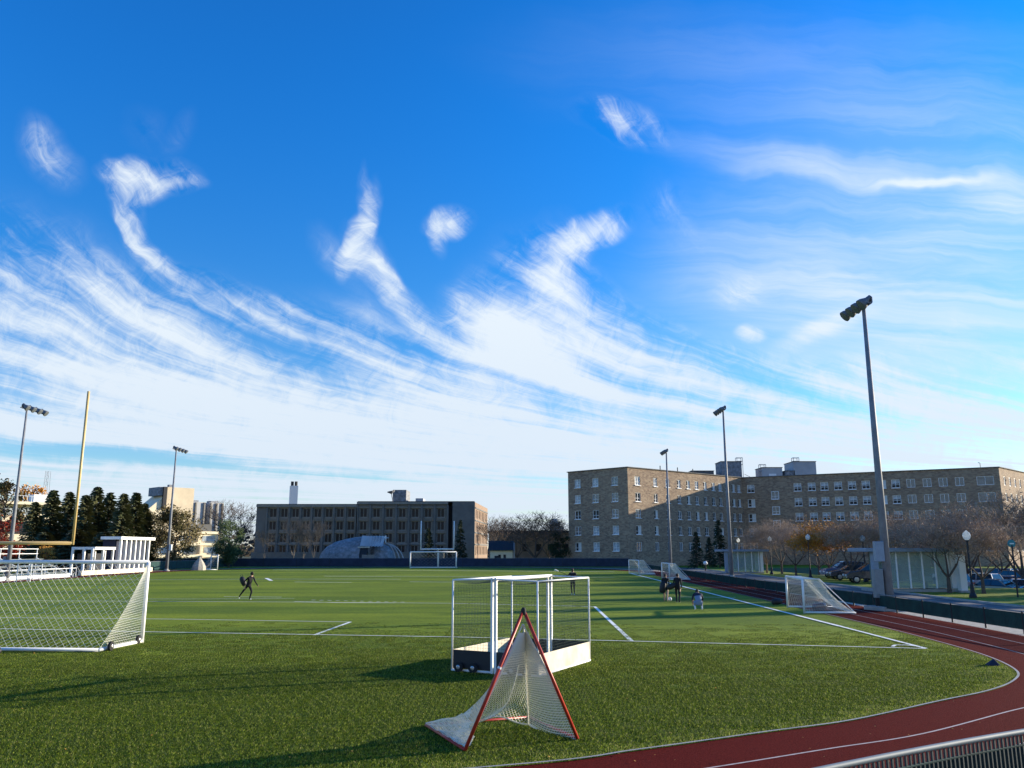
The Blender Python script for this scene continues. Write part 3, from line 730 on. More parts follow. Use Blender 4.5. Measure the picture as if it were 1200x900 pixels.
mb = MB().box((-.36, -.1, 2.75), (.42, .3, .95)); mb.build('control_box', 'steel_blue', f1, bevel=.02)
MB().box((-.50, -.05, 1.25), (.42, .35, 1.35)).build('meter_cabinet', 'galv_rail', f1, bevel=.02)
for i in range(4): MB().tube((-.68+.12*i, -.1, 0), (-.68+.12*i, -.1, .6), .04, n=6).build('cabinet_leg', 'black', f1)
MB().box((0, 0, .1), (1.9, 1.4, .2), rz=.3).build('footing', 'concrete', f1, bevel=.02)
MB().box((-.35, 0, 1.9), (.3, .3, .7)).build('control_box', 'galv_rail', f4, bevel=.02)
MB().box((.35, -.1, 3.2), (.35, .3, .8)).build('control_box', 'white_paint', f5, bevel=.02)

# ------------------------------------------------------------ fences
def fence(pts, h, label, screen, post='black', step=2.4, sag=.0, gap=.1, rail='galv_rail', bars=False, name='fence'):
    o = thing(name, label, 'fence'); mbs = MB(); mbr = MB()
    for a, b in zip(pts, pts[1:]):
        a = Vector((*a, 0)); b = Vector((*b, 0)); d = b-a; L = d.length; n = max(1, round(L/step)); rz = math.atan2(d.y, d.x)
        mbr.tube(a+Vector((0, 0, h)), b+Vector((0, 0, h)), .024, n=6)
        for i in range(n):
            p = a+d*(i/n); q = a+d*((i+1)/n); c = (p+q)/2
            if bars:
                for k3 in range(int((q-p).length/.09)):
                    mbs.box(p+(q-p).normalized()*(.045+k3*.09)+Vector((0, 0, (h+gap)/2-.02)), (.016, .05, h-gap-.06), rz=rz)
            else: mbs.box(c+Vector((0, 0, (h+gap)/2-.02)), ((q-p).length-.06, .012, h-gap-.06), rz=rz)
            nonlocal_posts.append((p, h, o, post))
    mbr.build('top_rail', rail, o); mbs.build('screen', screen, o)
    k_ = len(nonlocal_posts)
    mesh = None
    for j, (p, hh, oo, pm) in enumerate(nonlocal_posts):
        if j >= 95: break
        if mesh is None:
            pb = MB().tube((0, 0, 0), (0, 0, hh+.02), .035, n=6).build('post', pm, oo, loc=p); mesh = pb.data
        else:
            q = bpy.data.objects.new('post', mesh); col.objects.link(q); q.parent = oo; q.location = p
    nonlocal_posts.clear()
    return o
nonlocal_posts = []
rf = [(17.9, 12), (17.5, 29.1), (17.45, 36), (17.6, 43.6), (17.9, 67), (18.9, 95), (20.3, 120), (20.3, 134)]
fence(rf, .74, 'long low dark green picket fence running along the right straight of the track', 'screen_green', step=2.6, gap=.13, bars=True)
def rot_fence():
    pass
fence([(20.2, 144), (-20, 144.5), (-60, 144.5), (-75, 144)], 1.5, 'dark blue screened fence closing off the far end of the field', 'screen_blue', step=6, gap=.05)
fence([(-51, 96), (-50.8, 122), (-48, 140)], 1.25, 'teal green screened fence behind the left straight, near the cream terraced building', 'screen_green', step=4, gap=.1)
# near corner fence: rail and vertical pickets, bottom right
o = thing('picket_fence', 'silver railed dark picket fence crossing the bottom right corner', 'fence')
pa = Vector((.6, 6.05, 0)); P0 = G(970, 900, 1.05); P1 = G(1200, 856.5, 1.05); dd = (P1-P0).normalized()
arc = []
for i in range(23):
    s_ = -1.6+i*.25; p = P0+dd*s_; 
    perp = Vector((-dd.y, dd.x, 0)); p = p+perp*(-.014*(s_-1.3)**2+.02); p.z = 0; arc.append(p)
mbr = MB().path([p+Vector((0, 0, 1.05)) for p in arc], .026, 8); mbr.build('top_rail', 'galv_rail', o, smooth=True)
MB().path([p+Vector((0, 0, .93)) for p in arc], .012, 6).build('lower_rail', 'screen_green', o)
npk = 0
for a, b in zip(arc, arc[1:]):
    for j in range(4):
        if npk >= 92: break
        p = a.lerp(b, j/4); MB().box(p+Vector((0, 0, .52)), (.018, .018, 1.0), rz=math.atan2(dd.y, dd.x)).build('picket', 'picket_grey', o); npk += 1
mbk = MB(); off_ = Vector((dd.y, -dd.x, 0))*-.03
for a, b in zip(arc, arc[1:]):
    a2 = a+off_; b2 = b+off_; mbk.box((a2+b2)/2+Vector((0, 0, .50)), ((b2-a2).length+.01, .008, .86), rz=math.atan2((b2-a2).y, (b2-a2).x))
mbk.build('windscreen', 'screen_green', o)

# ------------------------------------------------------------ people
def person(label, loc, rz, J, E, hsc, zone, hair=True, scale=1.0, cat='person', hairlong=False):
    """J: name->(x,y,z,r); E: edges. Skinned body, head joined in the same mesh; face zone -> material"""
    o = thing('person', label, cat, loc, rz)
    names = list(J); idx = {n: i for i, n in enumerate(names)}
    V_ = [Vector(J[n][:3])*scale for n in names]; rad = [J[n][3]*scale for n in names]; Ed = [(idx[a], idx[b]) for a, b in E]
    # hands
    for wn_, en_ in (('wr_l', 'el_l'), ('wr_r', 'el_r')):
        wv = Vector(J[wn_][:3])*scale; d = (wv-Vector(J[en_][:3])*scale).normalized(); sd_ = d.cross(Vector((0, 1, 0))).normalized() if abs(d.y) < .9 else Vector((1, 0, 0)); fw = d.cross(sd_)
        pi_ = len(V_); V_.append(wv+d*.07*scale); rad.append(.03*scale); Ed.append((idx[wn_], pi_)); names.append('hand')
        for f_ in range(5):
            off_f = fw*((f_-2)*.018*scale)
            l_ = (.035, .05, .06, .055, .045)[f_]*scale
            if f_ == 0:
                a = V_[pi_]+fw*-.035*scale-d*.02*scale; b = a+(d*.6-fw*.6)*.04*scale
            else:
                a = V_[pi_]+off_f+d*.02*scale; b = a+d*l_*.6+sd_*l_*.4
            i1 = len(V_); V_ += [a, b]; rad += [.010*scale, .008*scale]; names += ['hand', 'hand']; Ed += [(pi_, i1), (i1, i1+1)]
    me = bpy.data.meshes.new('body'); me.from_pydata([tuple(v) for v in V_], Ed, []); 
    ob = bpy.data.objects.new('body', me); col.objects.link(ob)
    sk = ob.modifiers.new('skin', 'SKIN'); 
    if not me.skin_vertices: bpy.context.view_layer.update()
    if not me.skin_vertices:
        lay = me.attributes
    for i, r_ in enumerate(rad):
        me.skin_vertices[0].data[i].radius = (r_, r_)
        me.skin_vertices[0].data[i].use_root = (names[i] == 'pelvis')
    ss = ob.modifiers.new('sub', 'SUBSURF'); ss.levels = 1; ss.render_levels = 1
    dg = bpy.context.evaluated_depsgraph_get(); ev = ob.evaluated_get(dg); nm = bpy.data.meshes.new_from_object(ev)
    bpy.data.objects.remove(ob)
    body = bpy.data.objects.new('body', nm); col.objects.link(body); body.parent = o
    # head shape merged into the same mesh
    hc = Vector(J['head'][:3])*scale; hr = J['head'][3]*scale
    vs_ = [v.co.copy() for v in nm.vertices]; fs = [tuple(p.vertices) for p in nm.polygons]
    base = len(vs_); nlat, nlon = 9, 12
    for a in range(nlat+1):
        th = math.pi*a/nlat
        for b_2 in range(nlon):
            ph = 2*math.pi*b_2/nlon; x = math.sin(th)*math.cos(ph); y = math.sin(th)*math.sin(ph); z = math.cos(th)
            k2 = .86 if z < -.3 else 1
            q = Vector((x*hr*.80*k2, y*hr*.98*k2, z*hr*1.22))
            if y < -.85 and abs(z) < .25: q.y -= hr*.22
            vs_.append(hc+q)
    for a in range(nlat):
        for b_2 in range(nlon): fs.append((base+a*nlon+b_2, base+a*nlon+(b_2+1) % nlon, base+(a+1)*nlon+(b_2+1) % nlon, base+(a+1)*nlon+b_2))
    nm2 = bpy.data.meshes.new('body'); nm2.from_pydata([tuple(v) for v in vs_], [], fs); nm2.update(); body.data = nm2
    mats = sorted(set(zone.values())); [nm2.materials.append(M[q]) for q in mats]
    JV = [(n, V_[i], rad[i]) for i, n in enumerate(names)]
    segs = [(V_[a], V_[b_2], names[a], names[b_2]) for a, b_2 in Ed]
    nb0 = len(nm.polygons)
    for pi2, p in enumerate(nm2.polygons):
        p.use_smooth = True
        if pi2 >= nb0: p.material_index = mats.index(zone['head']); continue
        best = None; c = p.center
        for n2, v2, r2 in JV:
            d_ = (c-v2).length-r2*.5
            if best is None or d_ < best[0]: best = (d_, n2)
        key = best[1]
        for kk in (key, key[:2], 'default'):
            if kk in zone: p.material_index = mats.index(zone[kk]); break
    # face details and hair
    fmb = MB()
    for s_ in (-1, 1): fmb.lathe(hc+Vector((s_*hr*.3, -hr*.86, hr*.1)), [(.001, -.01*scale), (.012*scale, 0), (.001, .01*scale)], 6, axis=(0, 1, 0))
    fmb.build('eyes', 'black', o)
    if hair:
        hm = MB(); prof = []
        base = len(hm.v)
        for a in range(6):
            th = math.pi*.62*a/5
            for b_2 in range(12):
                ph = 2*math.pi*b_2/12; x = math.sin(th)*math.cos(ph); y = math.sin(th)*math.sin(ph); z = math.cos(th)
                if y < -.35 and z < .35: z = .35
                hm.v.append(tuple(hc+Vector((x*hr*.88, y*hr*1.08+hr*.05, z*hr*1.3))))
        for a in range(5):
            for b_2 in range(12): hm.f.append((a*12+b_2, a*12+(b_2+1) % 12, (a+1)*12+(b_2+1) % 12, (a+1)*12+b_2))
        if hairlong: hm.tube(hc+Vector((0, hr*.8, hr*.2)), hc+Vector((0, hr*1.3, -hr*2.2)), hr*.35, hr*.12, n=8)
        hm.build('hair', 'hair_dark', o, smooth=True)
    return o
EDG = [('pelvis', 'belly'), ('belly', 'chest'), ('chest', 'neck'), ('neck', 'head'), ('chest', 'sh_l'), ('sh_l', 'el_l'), ('el_l', 'wr_l'), ('chest', 'sh_r'), ('sh_r', 'el_r'), ('el_r', 'wr_r'),
       ('pelvis', 'hip_l'), ('hip_l', 'kn_l'), ('kn_l', 'an_l'), ('an_l', 'to_l'), ('pelvis', 'hip_r'), ('hip_r', 'kn_r'), ('kn_r', 'an_r'), ('an_r', 'to_r')]
def stand(stride=.0, lean=0, armsw=.0):
    return {'pelvis': (0, 0, .95, .13), 'belly': (0, -lean*.3, 1.12, .13), 'chest': (0, -lean*.7, 1.36, .155), 'neck': (0, -lean, 1.52, .055), 'head': (0, -lean-.02, 1.64, .105),
     'sh_l': (.19, -lean*.8, 1.43, .065), 'el_l': (.25, .05-armsw-lean*.6, 1.15, .045), 'wr_l': (.25, -.06-armsw*1.6-lean*.6, .92, .032),
     'sh_r': (-.19, -lean*.8, 1.43, .065), 'el_r': (-.25, .05+armsw-lean*.6, 1.15, .045), 'wr_r': (-.25, -.02+armsw*1.4-lean*.6, .92, .032),
     'hip_l': (.10, 0, .88, .10), 'kn_l': (.11, -stride*.5-.03, .50, .068), 'an_l': (.11, -stride*.6+.02, .09, .045), 'to_l': (.12, -stride*.6-.15, .05, .035),
     'hip_r': (-.10, 0, .88, .10), 'kn_r': (-.11, stride*.35-.02, .50, .068), 'an_r': (-.11, stride+.05, .10, .045), 'to_r': (-.12, stride-.10, .05, .035)}
black_z = {'default': 'cloth_black', 'head': 'hair_dark', 'neck': 'skin', 'hand': 'skin', 'an': 'cloth_black', 'to': 'cloth_white'}
pos = G(789.5, 0+707.0-1.0) if False else G(793, 706)
# running player far left of centre
J = stand(.42, .26, .22); J['kn_r'] = (-.11, .30, .58, .068); J['an_r'] = (-.12, .62, .25, .045); J['to_r'] = (-.12, .66, .08, .035); J['kn_l'] = (.11, -.22, .53, .068); J['an_l'] = (.11, -.05, .09, .045); J['to_l'] = (.11, -.22, .05, .035)
zb_ = dict(black_z); zb_['kn'] = 'cloth_black'; zb_['an'] = 'cloth_black'
p1 = person('person in dark clothes leaning into a run near the field centre', G(290, 703.2), D2R(58), J, EDG, 1, zb_, scale=.90)
def bag(loc, s, label, mt_='black', ax=(0, 0, 1)):
    o = thing('bag', label, 'bag', loc)
    MB().lathe((0, 0, 0), [(.10*s, -.34*s), (.17*s, -.30*s), (.20*s, -.05*s), (.19*s, .2*s), (.13*s, .32*s), (.04*s, .36*s)], 12, axis=ax).build('body', mt_, o, smooth=True)
    a = Vector(ax).normalized(); q = a.orthogonal().normalized()
    MB().path([a*.3*s+q*.1*s, a*.45*s+q*.14*s, a*.48*s, a*.3*s-q*.05*s], .015*s, 5).build('strap', 'cloth_navy', o)
    return o
b1 = bag(G(283.5, 703)+Vector((0, 0, 1.05)), .8, 'dark bag swinging on the back of the running person', ax=(-.45, 0, .9))
# two walking away with bags
zw = dict(black_z); zw['kn'] = 'skin'; zw['an'] = 'skin'; zw['wr'] = 'skin'
p2 = person('person with long hair and shorts walking off, left of the pair near the right goals', G(780.5, 705), D2R(165), stand(.28, .03, .12), EDG, 1, zw, scale=.86, hairlong=True)
b2 = bag(G(777.5, 705)+Vector((0, 0, .78)), .95, 'dark round bag hanging at the hip of the left walking person', ax=(.2, 0, 1))
zw2 = dict(black_z); zw2['to'] = 'cloth_white'
p3 = person('person in black tracksuit and white shoes walking off, right of the pair', G(794.8, 706.5), D2R(160), stand(.2, .05, .1), EDG, 1, zw2, scale=.89)
b3 = bag(G(787.5, 706.5)+Vector((0, 0, .88)), .75, 'dark duffel bag carried by the person in the black tracksuit', ax=(.8, .1, .35))
MB_ball = MB().lathe(G(785.2, 705)+Vector((0, 0, .14)), [(.01, -.11), (.065, -.09), (.10, -.045), (.11, 0), (.10, .045), (.065, .09), (.01, .11)], 14)
tag(MB_ball.build('ball', 'white_paint', smooth=True), 'white ball on the turf at the feet of the walking pair', 'ball')
# crouching
Jc = {'pelvis': (0, .12, .40, .15), 'belly': (0, -.02, .56, .15), 'chest': (0, -.20, .74, .165), 'neck': (0, -.32, .86, .055), 'head': (0, -.40, .93, .105),
 'sh_l': (.20, -.22, .80, .065), 'el_l': (.27, -.34, .55, .045), 'wr_l': (.24, -.46, .33, .032), 'sh_r': (-.20, -.22, .80, .065), 'el_r': (-.27, -.34, .55, .045), 'wr_r': (-.20, -.46, .33, .032),
 'hip_l': (.12, .06, .36, .11), 'kn_l': (.19, -.34, .44, .075), 'an_l': (.17, -.02, .09, .045), 'to_l': (.18, -.18, .05, .035), 'hip_r': (-.12, .06, .36, .11), 'kn_r': (-.19, -.34, .44, .075), 'an_r': (-.17, -.02, .09, .045), 'to_r': (-.18, -.18, .05, .035)}
zc_ = {'default': 'cloth_navy', 'head': 'hair_dark', 'neck': 'skin', 'hand': 'skin', 'wr': 'skin', 'hip': 'cloth_bluegrey', 'pelvis': 'cloth_bluegrey', 'belly': 'cloth_bluegrey', 'hi': 'cloth_bluegrey', 'pe': 'cloth_bluegrey', 'kn': 'skin', 'an': 'cloth_white', 'to': 'cloth_white'}
p4 = person('person crouching on the turf in navy top and grey blue bottoms', G(819, 715.5), D2R(175), Jc, EDG, 1, zc_, scale=.92)
# stick player far behind the hockey goals
Js = stand(.16, .02, 0); Js['el_l'] = (.30, -.18, 1.20, .045); Js['wr_l'] = (.12, -.36, 1.15, .032); Js['el_r'] = (-.32, -.12, 1.22, .045); Js['wr_r'] = (-.40, -.34, 1.30, .032)
p5p = G(671.5, 697.5)
p5 = person('standing person in black holding a long stick behind the hockey goals', p5p, D2R(-15), Js, EDG, 1, black_z, scale=.95)
o = thing('lacrosse_stick', 'long stick with a pale head held out by the person behind the hockey goals', 'lacrosse stick', p5p)
MB().tube((.25, -.30, 1.02), (-.95, -.42, 1.50), .016, n=6).build('shaft', 'black', o)
MB().lathe((-1.06, -.43, 1.54), [(.02, -.14), (.045, -.08), (.06, .04), (.05, .12), (.02, .15)], 8, axis=(-.9, -.1, .35)).build('head', 'white_rope', o)
# kit by the nearest small goal
bag(Vector((13.75, 43.9, .2)), .85, 'black kit bag on the turf left of the nearest small goal', ax=(1, .4, .1))
bag(Vector((14.9, 41.2, .2)), .9, 'dark kit bag inside the nearest small goal', 'cloth_navy', ax=(.6, 1, .1))
bag(Vector((14.5, 40.0, .2)), .9, 'maroon kit bag inside the nearest small goal', 'car_maroon', ax=(1, -.3, .1))

# ------------------------------------------------------------ walls with openings
def wall(mb, O, dirv, L, H, holes, rec=.25, z0=0):
    """vertical wall sheet from O along dirv with rectangular openings (u0,u1,v0,v1); reveals go inwards"""
    O = Vector((*O[:2], 0)); d = Vector((dirv[0], dirv[1], 0)).normalized(); inn = Vector((-d.y, d.x, 0))
    us = sorted({0, L, *[h[0] for h in holes], *[h[1] for h in holes]}); vs2 = sorted({z0, H, *[h[2] for h in holes], *[h[3] for h in holes]})
    P = lambda u, v, k=0: O+d*u+inn*k+Vector((0, 0, v))
    hs_ = set()
    for (a, b, c, e) in holes:
        for i in range(len(us)-1):
            if us[i] >= a-1e-6 and us[i+1] <= b+1e-6:
                for j in range(len(vs2)-1):
                    if vs2[j] >= c-1e-6 and vs2[j+1] <= e+1e-6: hs_.add((i, j))
        mb.quad(P(a, c), P(b, c), P(b, c, rec), P(a, c, rec)); mb.quad(P(a, e), P(a, e, rec), P(b, e, rec), P(b, e))
        mb.quad(P(a, c), P(a, c, rec), P(a, e, rec), P(a, e)); mb.quad(P(b, c), P(b, e), P(b, e, rec), P(b, c, rec))
    for i in range(len(us)-1):
        for j in range(len(vs2)-1):
            if (i, j) not in hs_: mb.quad(P(us[i], vs2[j]), P(us[i+1], vs2[j]), P(us[i+1], vs2[j+1]), P(us[i], vs2[j+1]))
def placed(name, mesh, parent, loc, rz, mt_=None):
    q = bpy.data.objects.new(name, mesh); col.objects.link(q); q.parent = parent; q.location = loc; q.rotation_euler = (0, 0, rz); return q
def window_mesh(wd, ht, mull=1, trans=True, fr=.09, frame_mat='white_paint'):
    mb = MB()
    mb.box((wd/2, 0, fr/2), (wd, .09, fr)); mb.box((wd/2, 0, ht-fr/2), (wd, .09, fr)); mb.box((fr/2, 0, ht/2), (fr, .09, ht-2*fr)); mb.box((wd-fr/2, 0, ht/2), (fr, .09, ht-2*fr))
    for i in range(mull):
        x = wd*(i+1)/(mull+1); mb.box((x, .0, ht/2), (fr*.8, .07, ht-2*fr))
    if trans: mb.box((wd/2, .002, ht*.38), (wd-2*fr, .06, fr*.7))
    mb.box((wd/2, -.16, -.05), (wd+.14, .28, .10))
    me = bpy.data.meshes.new('window'); me.from_pydata(mb.v, [], mb.f); me.update(); me.materials.append(M[frame_mat]); return me
def pane_mesh(wd, ht, kind):
    mb = MB(); y = .05
    me = bpy.data.meshes.new('pane')
    def rect(x0, x1, z0, z1, yy): mb.quad((x0, yy, z0), (x1, yy, z0), (x1, yy, z1), (x0, yy, z1))
    mats_ = []
    rect(.05, wd-.05, .05, ht-.05, y)
    if kind == 'dark': mats_ = ['glass_dark']; idx = [0]
    elif kind == 'blue': mats_ = ['pane_blue']; idx = [0]
    elif kind == 'light': mats_ = ['pane_light']; idx = [0]
    elif kind == 'blind': rect(.05, wd-.05, ht*.5, ht-.05, y-.006); mats_ = ['glass_dark', 'pane_light']; idx = [0, 1]
    elif kind == 'half': rect(wd*.5, wd-.05, .05, ht-.05, y-.006); mats_ = ['glass_dark', 'pane_blind']; idx = [0, 1]
    elif kind == 'white': mats_ = ['pane_blind']; idx = [0]
    me.from_pydata(mb.v, [], mb.f); me.update()
    for q in mats_: me.materials.append(M[q])
    for p, i in zip(me.polygons, idx): p.material_index = i
    return me
def window_at(parent, O, d, u, v, wm, pm, rec=.12):
    d = Vector((d[0], d[1], 0)).normalized(); inn = Vector((-d.y, d.x, 0)); p = Vector((*O[:2], 0))+d*u+inn*rec+Vector((0, 0, v))
    f = placed('window', wm, parent, p, math.atan2(d.y, d.x)); g = placed('pane', pm, f, (0, 0, 0), 0); return f

# ---- long stone dormitory (V shape)
C0 = Vector((gx(667, 158.5), 158.5)); C1 = Vector((20.9, 148.5)); CI = Vector((47.8, 170.5)); C2 = Vector((gx(1176, 148.5, 10), 148.5)); C3 = C2+Vector((.72, .69))*24
ZT = 17.55
o = thing('dormitory', 'long five storey stone building with two wings and boxy rooftop houses', 'building')
TB = 17.4; z_rows = [TB-2.95-2.95*i for i in range(5)]     # sill heights
wallmb = MB()
wm_s, wm_n, wm_w = window_mesh(1.45, 1.6), window_mesh(1.05, 1.6, 1), window_mesh(2.7, 1.6, 2)
PM = {(wdt, k): pane_mesh(wdt, 1.6, k) for wdt in (1.45, 1.05, 2.7) for k in ('dark', 'blue', 'light', 'blind', 'half', 'white')}
wcount = 0; stuff = MB(); stuffp = MB()
def facade(O, E_, cols, rows, kinds, skip=None):
    global wcount
    O = Vector(O); E_ = Vector(E_); d = (E_-O); L = d.length; d.normalize(); holes = []
    inn = Vector((-d.y, d.x, 0))
    for (u, wdt) in cols:
        for ri, z in enumerate(rows):
            if skip and skip(u, ri): continue
            holes.append((u, u+wdt, z, z+1.6))
            kd = kinds(u, ri); wm = {1.45: wm_s, 1.05: wm_n, 2.7: wm_w}[wdt]
            if wcount < 98 and ri < 4 or (wcount < 98 and u < 20 and L < 20): window_at(o, O, d, u, z, wm, PM[(wdt, kd)]); wcount += 1
            else:
                P = lambda uu, vv, kk: Vector((*O, 0))+Vector((d.x, d.y, 0))*uu+inn*kk+Vector((0, 0, vv))
                rz = math.atan2(d.y, d.x)
                for (cu, cz, sw, sh) in ((u+wdt/2, z+.04, wdt, .09), (u+wdt/2, z+1.55, wdt, .09), (u+.04, z+.8, .09, 1.45), (u+wdt-.04, z+.8, .09, 1.45), (u+wdt/2, z+.8, .07, 1.45), (u+wdt/2, z-.04, wdt+.14, .1)):
                    stuff.box(P(cu, cz, .1), (sw, .08, sh), rz=rz)
                stuffp.quad(P(u, z, .16), P(u+wdt, z, .16), P(u+wdt, z+1.6, .16), P(u, z+1.6, .16))
    wall(wallmb, O, d, L, ZT, holes, rec=.3)
RW = random.Random(3)
kA = lambda u, ri: RW.choice(['light', 'light', 'blind', 'blue']) if ri < 2 else RW.choice(['half', 'light', 'dark', 'blue'])
LA = (C1-C0).length
facade(C0, C1, [(LA*.115, 1.45), (LA*.42, 1.45), (LA*.74, 1.45)], z_rows, kA)
LW = (CI-C1).length
fr_ = [.045, .20, .30, .395, .475, .55, .625, .70, .765, .83, .89, .945]
colsA = [(LW*fr_[0]+.3, 1.45)]+[(LW*f_, 1.05) for f_ in fr_[1:]]
facade(C1, CI, colsA, z_rows, lambda u, ri: RW.choice(['half', 'white', 'light', 'half']) if ri == 0 else RW.choice(['half', 'dark', 'half', 'blue', 'dark']))
LB = (C2-CI).length
def ub(px):    # along wing B for photo pixel
    best = min(range(0, 1000), key=lambda i: abs(600+FOC*(CI+(C2-CI)*(i/1000)).x/((CI+(C2-CI)*(i/1000)).y*math.cos(PITCH)+8*math.sin(PITCH))-px)); return LB*best/1000
colsB = [(ub(877), 1.45)]+[(ub(p_), 1.45) for p_ in (932, 948.5, 963.5, 979.5, 996, 1012, 1031, 1047, 1065, 1084, 1103, 1122.5)]+[(ub(1148), 2.7)]
facade(CI, C2, colsB, z_rows, lambda u, ri: RW.choice(['blind', 'light', 'blind', 'half', 'blind']))
facade(C2, C3, [(2.2+3.1*i, 1.05) for i in range(6)], z_rows, lambda u, ri: 'white' if RW.random() < .6 else 'half')
# stair windows between floors
dB = (C2-CI).normalized()
for z in (z_rows[0]-1.5, z_rows[1]-1.6, z_rows[0]-7.5+.2): 
    p_ = CI+dB*ub(905); pp = Vector((*p_, z))+Vector((dB.y, -dB.x, 0))*.03
    placed('window', wm_s, o, pp, math.atan2(dB.y, dB.x)); 
    stuffp.quad(pp+Vector((0, 0, 0)), pp+Vector((dB.x, dB.y, 0))*1.65, pp+Vector((dB.x, dB.y, 0))*1.65+Vector((0, 0, 1.7)), pp+Vector((0, 0, 1.7)))
# back walls and roof
B0 = C0+Vector((.72, .69))*13; BI = CI+Vector((-2, 16)); B3 = C3
w_ = wallmb
for a, b in ((B0, C0), (C3, Vector((84, 188))), (Vector((84, 188)), BI), (BI, B0)):
    w_.quad((*a, 0), (*b, 0), (*b, ZT), (*a, ZT))
wl_ = wallmb.build('wall', 'stone_wall', o)
mb = MB(); rp = [C0, C1, CI, C2, C3, Vector((84, 188)), BI, B0]
mb.v = [(p.x, p.y, ZT-.35) for p in rp]; mb.f = [tuple(range(8))]
mb.build('roof', 'dark_roof', o)
mb = MB()
for a, b in zip(rp, rp[1:]+rp[:1]):
    d = b-a; c = (a+b)/2; mb.box((c.x, c.y, ZT+.06), (d.length+.3, .42, .14), rz=math.atan2(d.y, d.x))
mb.build('coping', 'precast', o)
e = stuff.build('window', 'white_paint', o); e['kind'] = 'stuff'; e = stuffp.build('window_glass', 'pane_blue', o); e['kind'] = 'stuff'
mb = MB()
def rbox(px0, px1, py, D, dep, mt_, name, win=False):
    x0, x1 = gx(px0, D, ZT), gx(px1, D, ZT); z1 = zy(py, D)
    q = MB().box(((x0+x1)/2, D+dep/2, (ZT-.4+z1)/2), (x1-x0, dep, z1-ZT+.4)).build(name, mt_, o)
    MB().box(((x0+x1)/2, D+dep/2, z1+.05), (x1-x0+.2, dep+.2, .12)).build('coping', 'precast', q)
    if win: MB().box(((x0+x1)/2, D-.03, ZT+.8), (1.6, .08, 1.3)).build('vent', 'white_paint', q)
    return q
rbox(811, 837, 552, 176, 5, 'precast', 'roof_house')
rbox(846, 870, 541, 177, 5, 'slate_panel', 'roof_house')
rbox(894, 917.5, 548, 177, 5, 'conc_tower', 'roof_house', True)
rbox(921, 932, 552, 177, 3, 'slate_panel', 'roof_house')
rbox(931, 957.5, 541, 177, 6, 'conc_tower', 'roof_house')
rbox(958, 966, 558, 176, 3, 'cream', 'roof_house')
for px, py in ((868, 536), (895, 544), (934.5, 536)):
    x = gx(px, 177, 20); z1 = zy(py, 177); zb2 = zy(py+8, 177)
    f = MB()
    for sx_ in (-.6, .6):
        for sy_ in (-.6, .6): f.tube((x+sx_, 178+sy_, ZT-.3), (x+sx_, 178+sy_, z1), .06, n=4)
    for zz in (z1, zb2, (z1+zb2)/2):
        f.path([Vector((x-.6, 177.4, zz)), Vector((x+.6, 177.4, zz)), Vector((x+.6, 178.6, zz)), Vector((x-.6, 178.6, zz)), Vector((x-.6, 177.4, zz))], .05, 4)
    f.build('roof_ladder', 'galv', o)
for px in (872, 925):
    f = MB(); pts = []
    for i in range(6): pts.append(Vector((gx(px+i*2, 176, 18), 175.5, ZT+1.2-i*.18)))
    f.path(pts, .05, 4); f.build('roof_railing', 'black', o)
for px in (768, 791.5, 813): 
    p = C1+(CI-C1)*((gx(px, 160, 17)-C1.x)/(CI.x-C1.x)); MB().tube((p.x, p.y+.3, ZT), (p.x, p.y+.3, ZT+.9), .09, n=5).build('roof_vent', 'black', o)
f = MB(); p = C2+(CI-C2)*.06; f.tube((p.x, p.y+.2, ZT-.5), (p.x, p.y+.2, ZT+.95), .06, n=5); f.tube((p.x, p.y+.2, ZT+.95), (p.x-.45, p.y, ZT+1.0), .06, n=5); f.build('roof_lamp', 'galv', o)

# ---- long concrete hall behind the far end
D_ = 200; xL, xR = gx(297, D_), gx(524, D_); xM = gx(416, D_)
h = thing('lecture_hall', 'long shaded concrete hall of four window rows behind the grey dome', 'building')
zt1, zt2 = zy(591.5, D_), zy(588.3, D_)
sp = (gx(443.5, D_)-gx(429, D_)); rowz = [zy(606.5, D_), zy(621.5, D_), zy(636, D_), zy(650, D_)]
wm_h = window_mesh(sp*.62, 2.25, 1, False, .17, 'precast_light'); pm_h = [pane_mesh(sp*.62, 2.25, 'dark')]
def hallwall(x0, x1, zt, n, u0):
    mb = MB(); holes = []
    stp = (x1-x0-u0)/n
    for i in range(n):
        for z in rowz: holes.append((u0+i*stp+stp*.16, u0+i*stp+stp*.16+sp*.62, z, z+2.25)); window_at(h, (x0, D_), (1, 0), holes[-1][0], z, wm_h, pm_h[0], .25)
    wall(mb, (x0, D_), (1, 0), x1-x0, zt, holes, rec=.45)
    mb.build('wall', 'precast', h)
    pm = MB()
    for i in range(n+1): pm.box((x0+u0+i*stp-.05, D_-.2, zt/2-.3), (.42, .4, zt-.8))
    pm.build('pier', 'precast', h)
    bm_ = MB()
    for z in rowz: bm_.box(((x0+u0+x1)/2, D_-.10, z+2.45), (x1-x0-u0-.02, .2, .22)); bm_.box(((x0+u0+x1)/2, D_-.12, z-.18), (x1-x0-u0-.02, .16, .18))
    bm_.box(((x0+x1)/2, D_-.25, zt-.25), (x1-x0, .5, .6)); bm_.build('string_course', 'precast_light', h)
hallwall(xL, xM, zt1, 8, (gx(310, D_)-xL)); hallwall(xM, xR, zt2, 7, .2)
x5, x6 = gx(529.5, D_), gx(556, D_)
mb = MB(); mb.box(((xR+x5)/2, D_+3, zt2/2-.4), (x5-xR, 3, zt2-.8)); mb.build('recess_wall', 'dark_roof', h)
mb = MB(); mb.box(((x5+x6)/2, D_+.3, zt2/2), (x6-x5, 1.2, zt2)); mb.build('stair_tower', 'precast', h)
MB().box(((xL+xR)/2, D_+20.3, zt1/2), (xR-xL, 39, zt1-.5)).build('rear_block', 'precast', h)
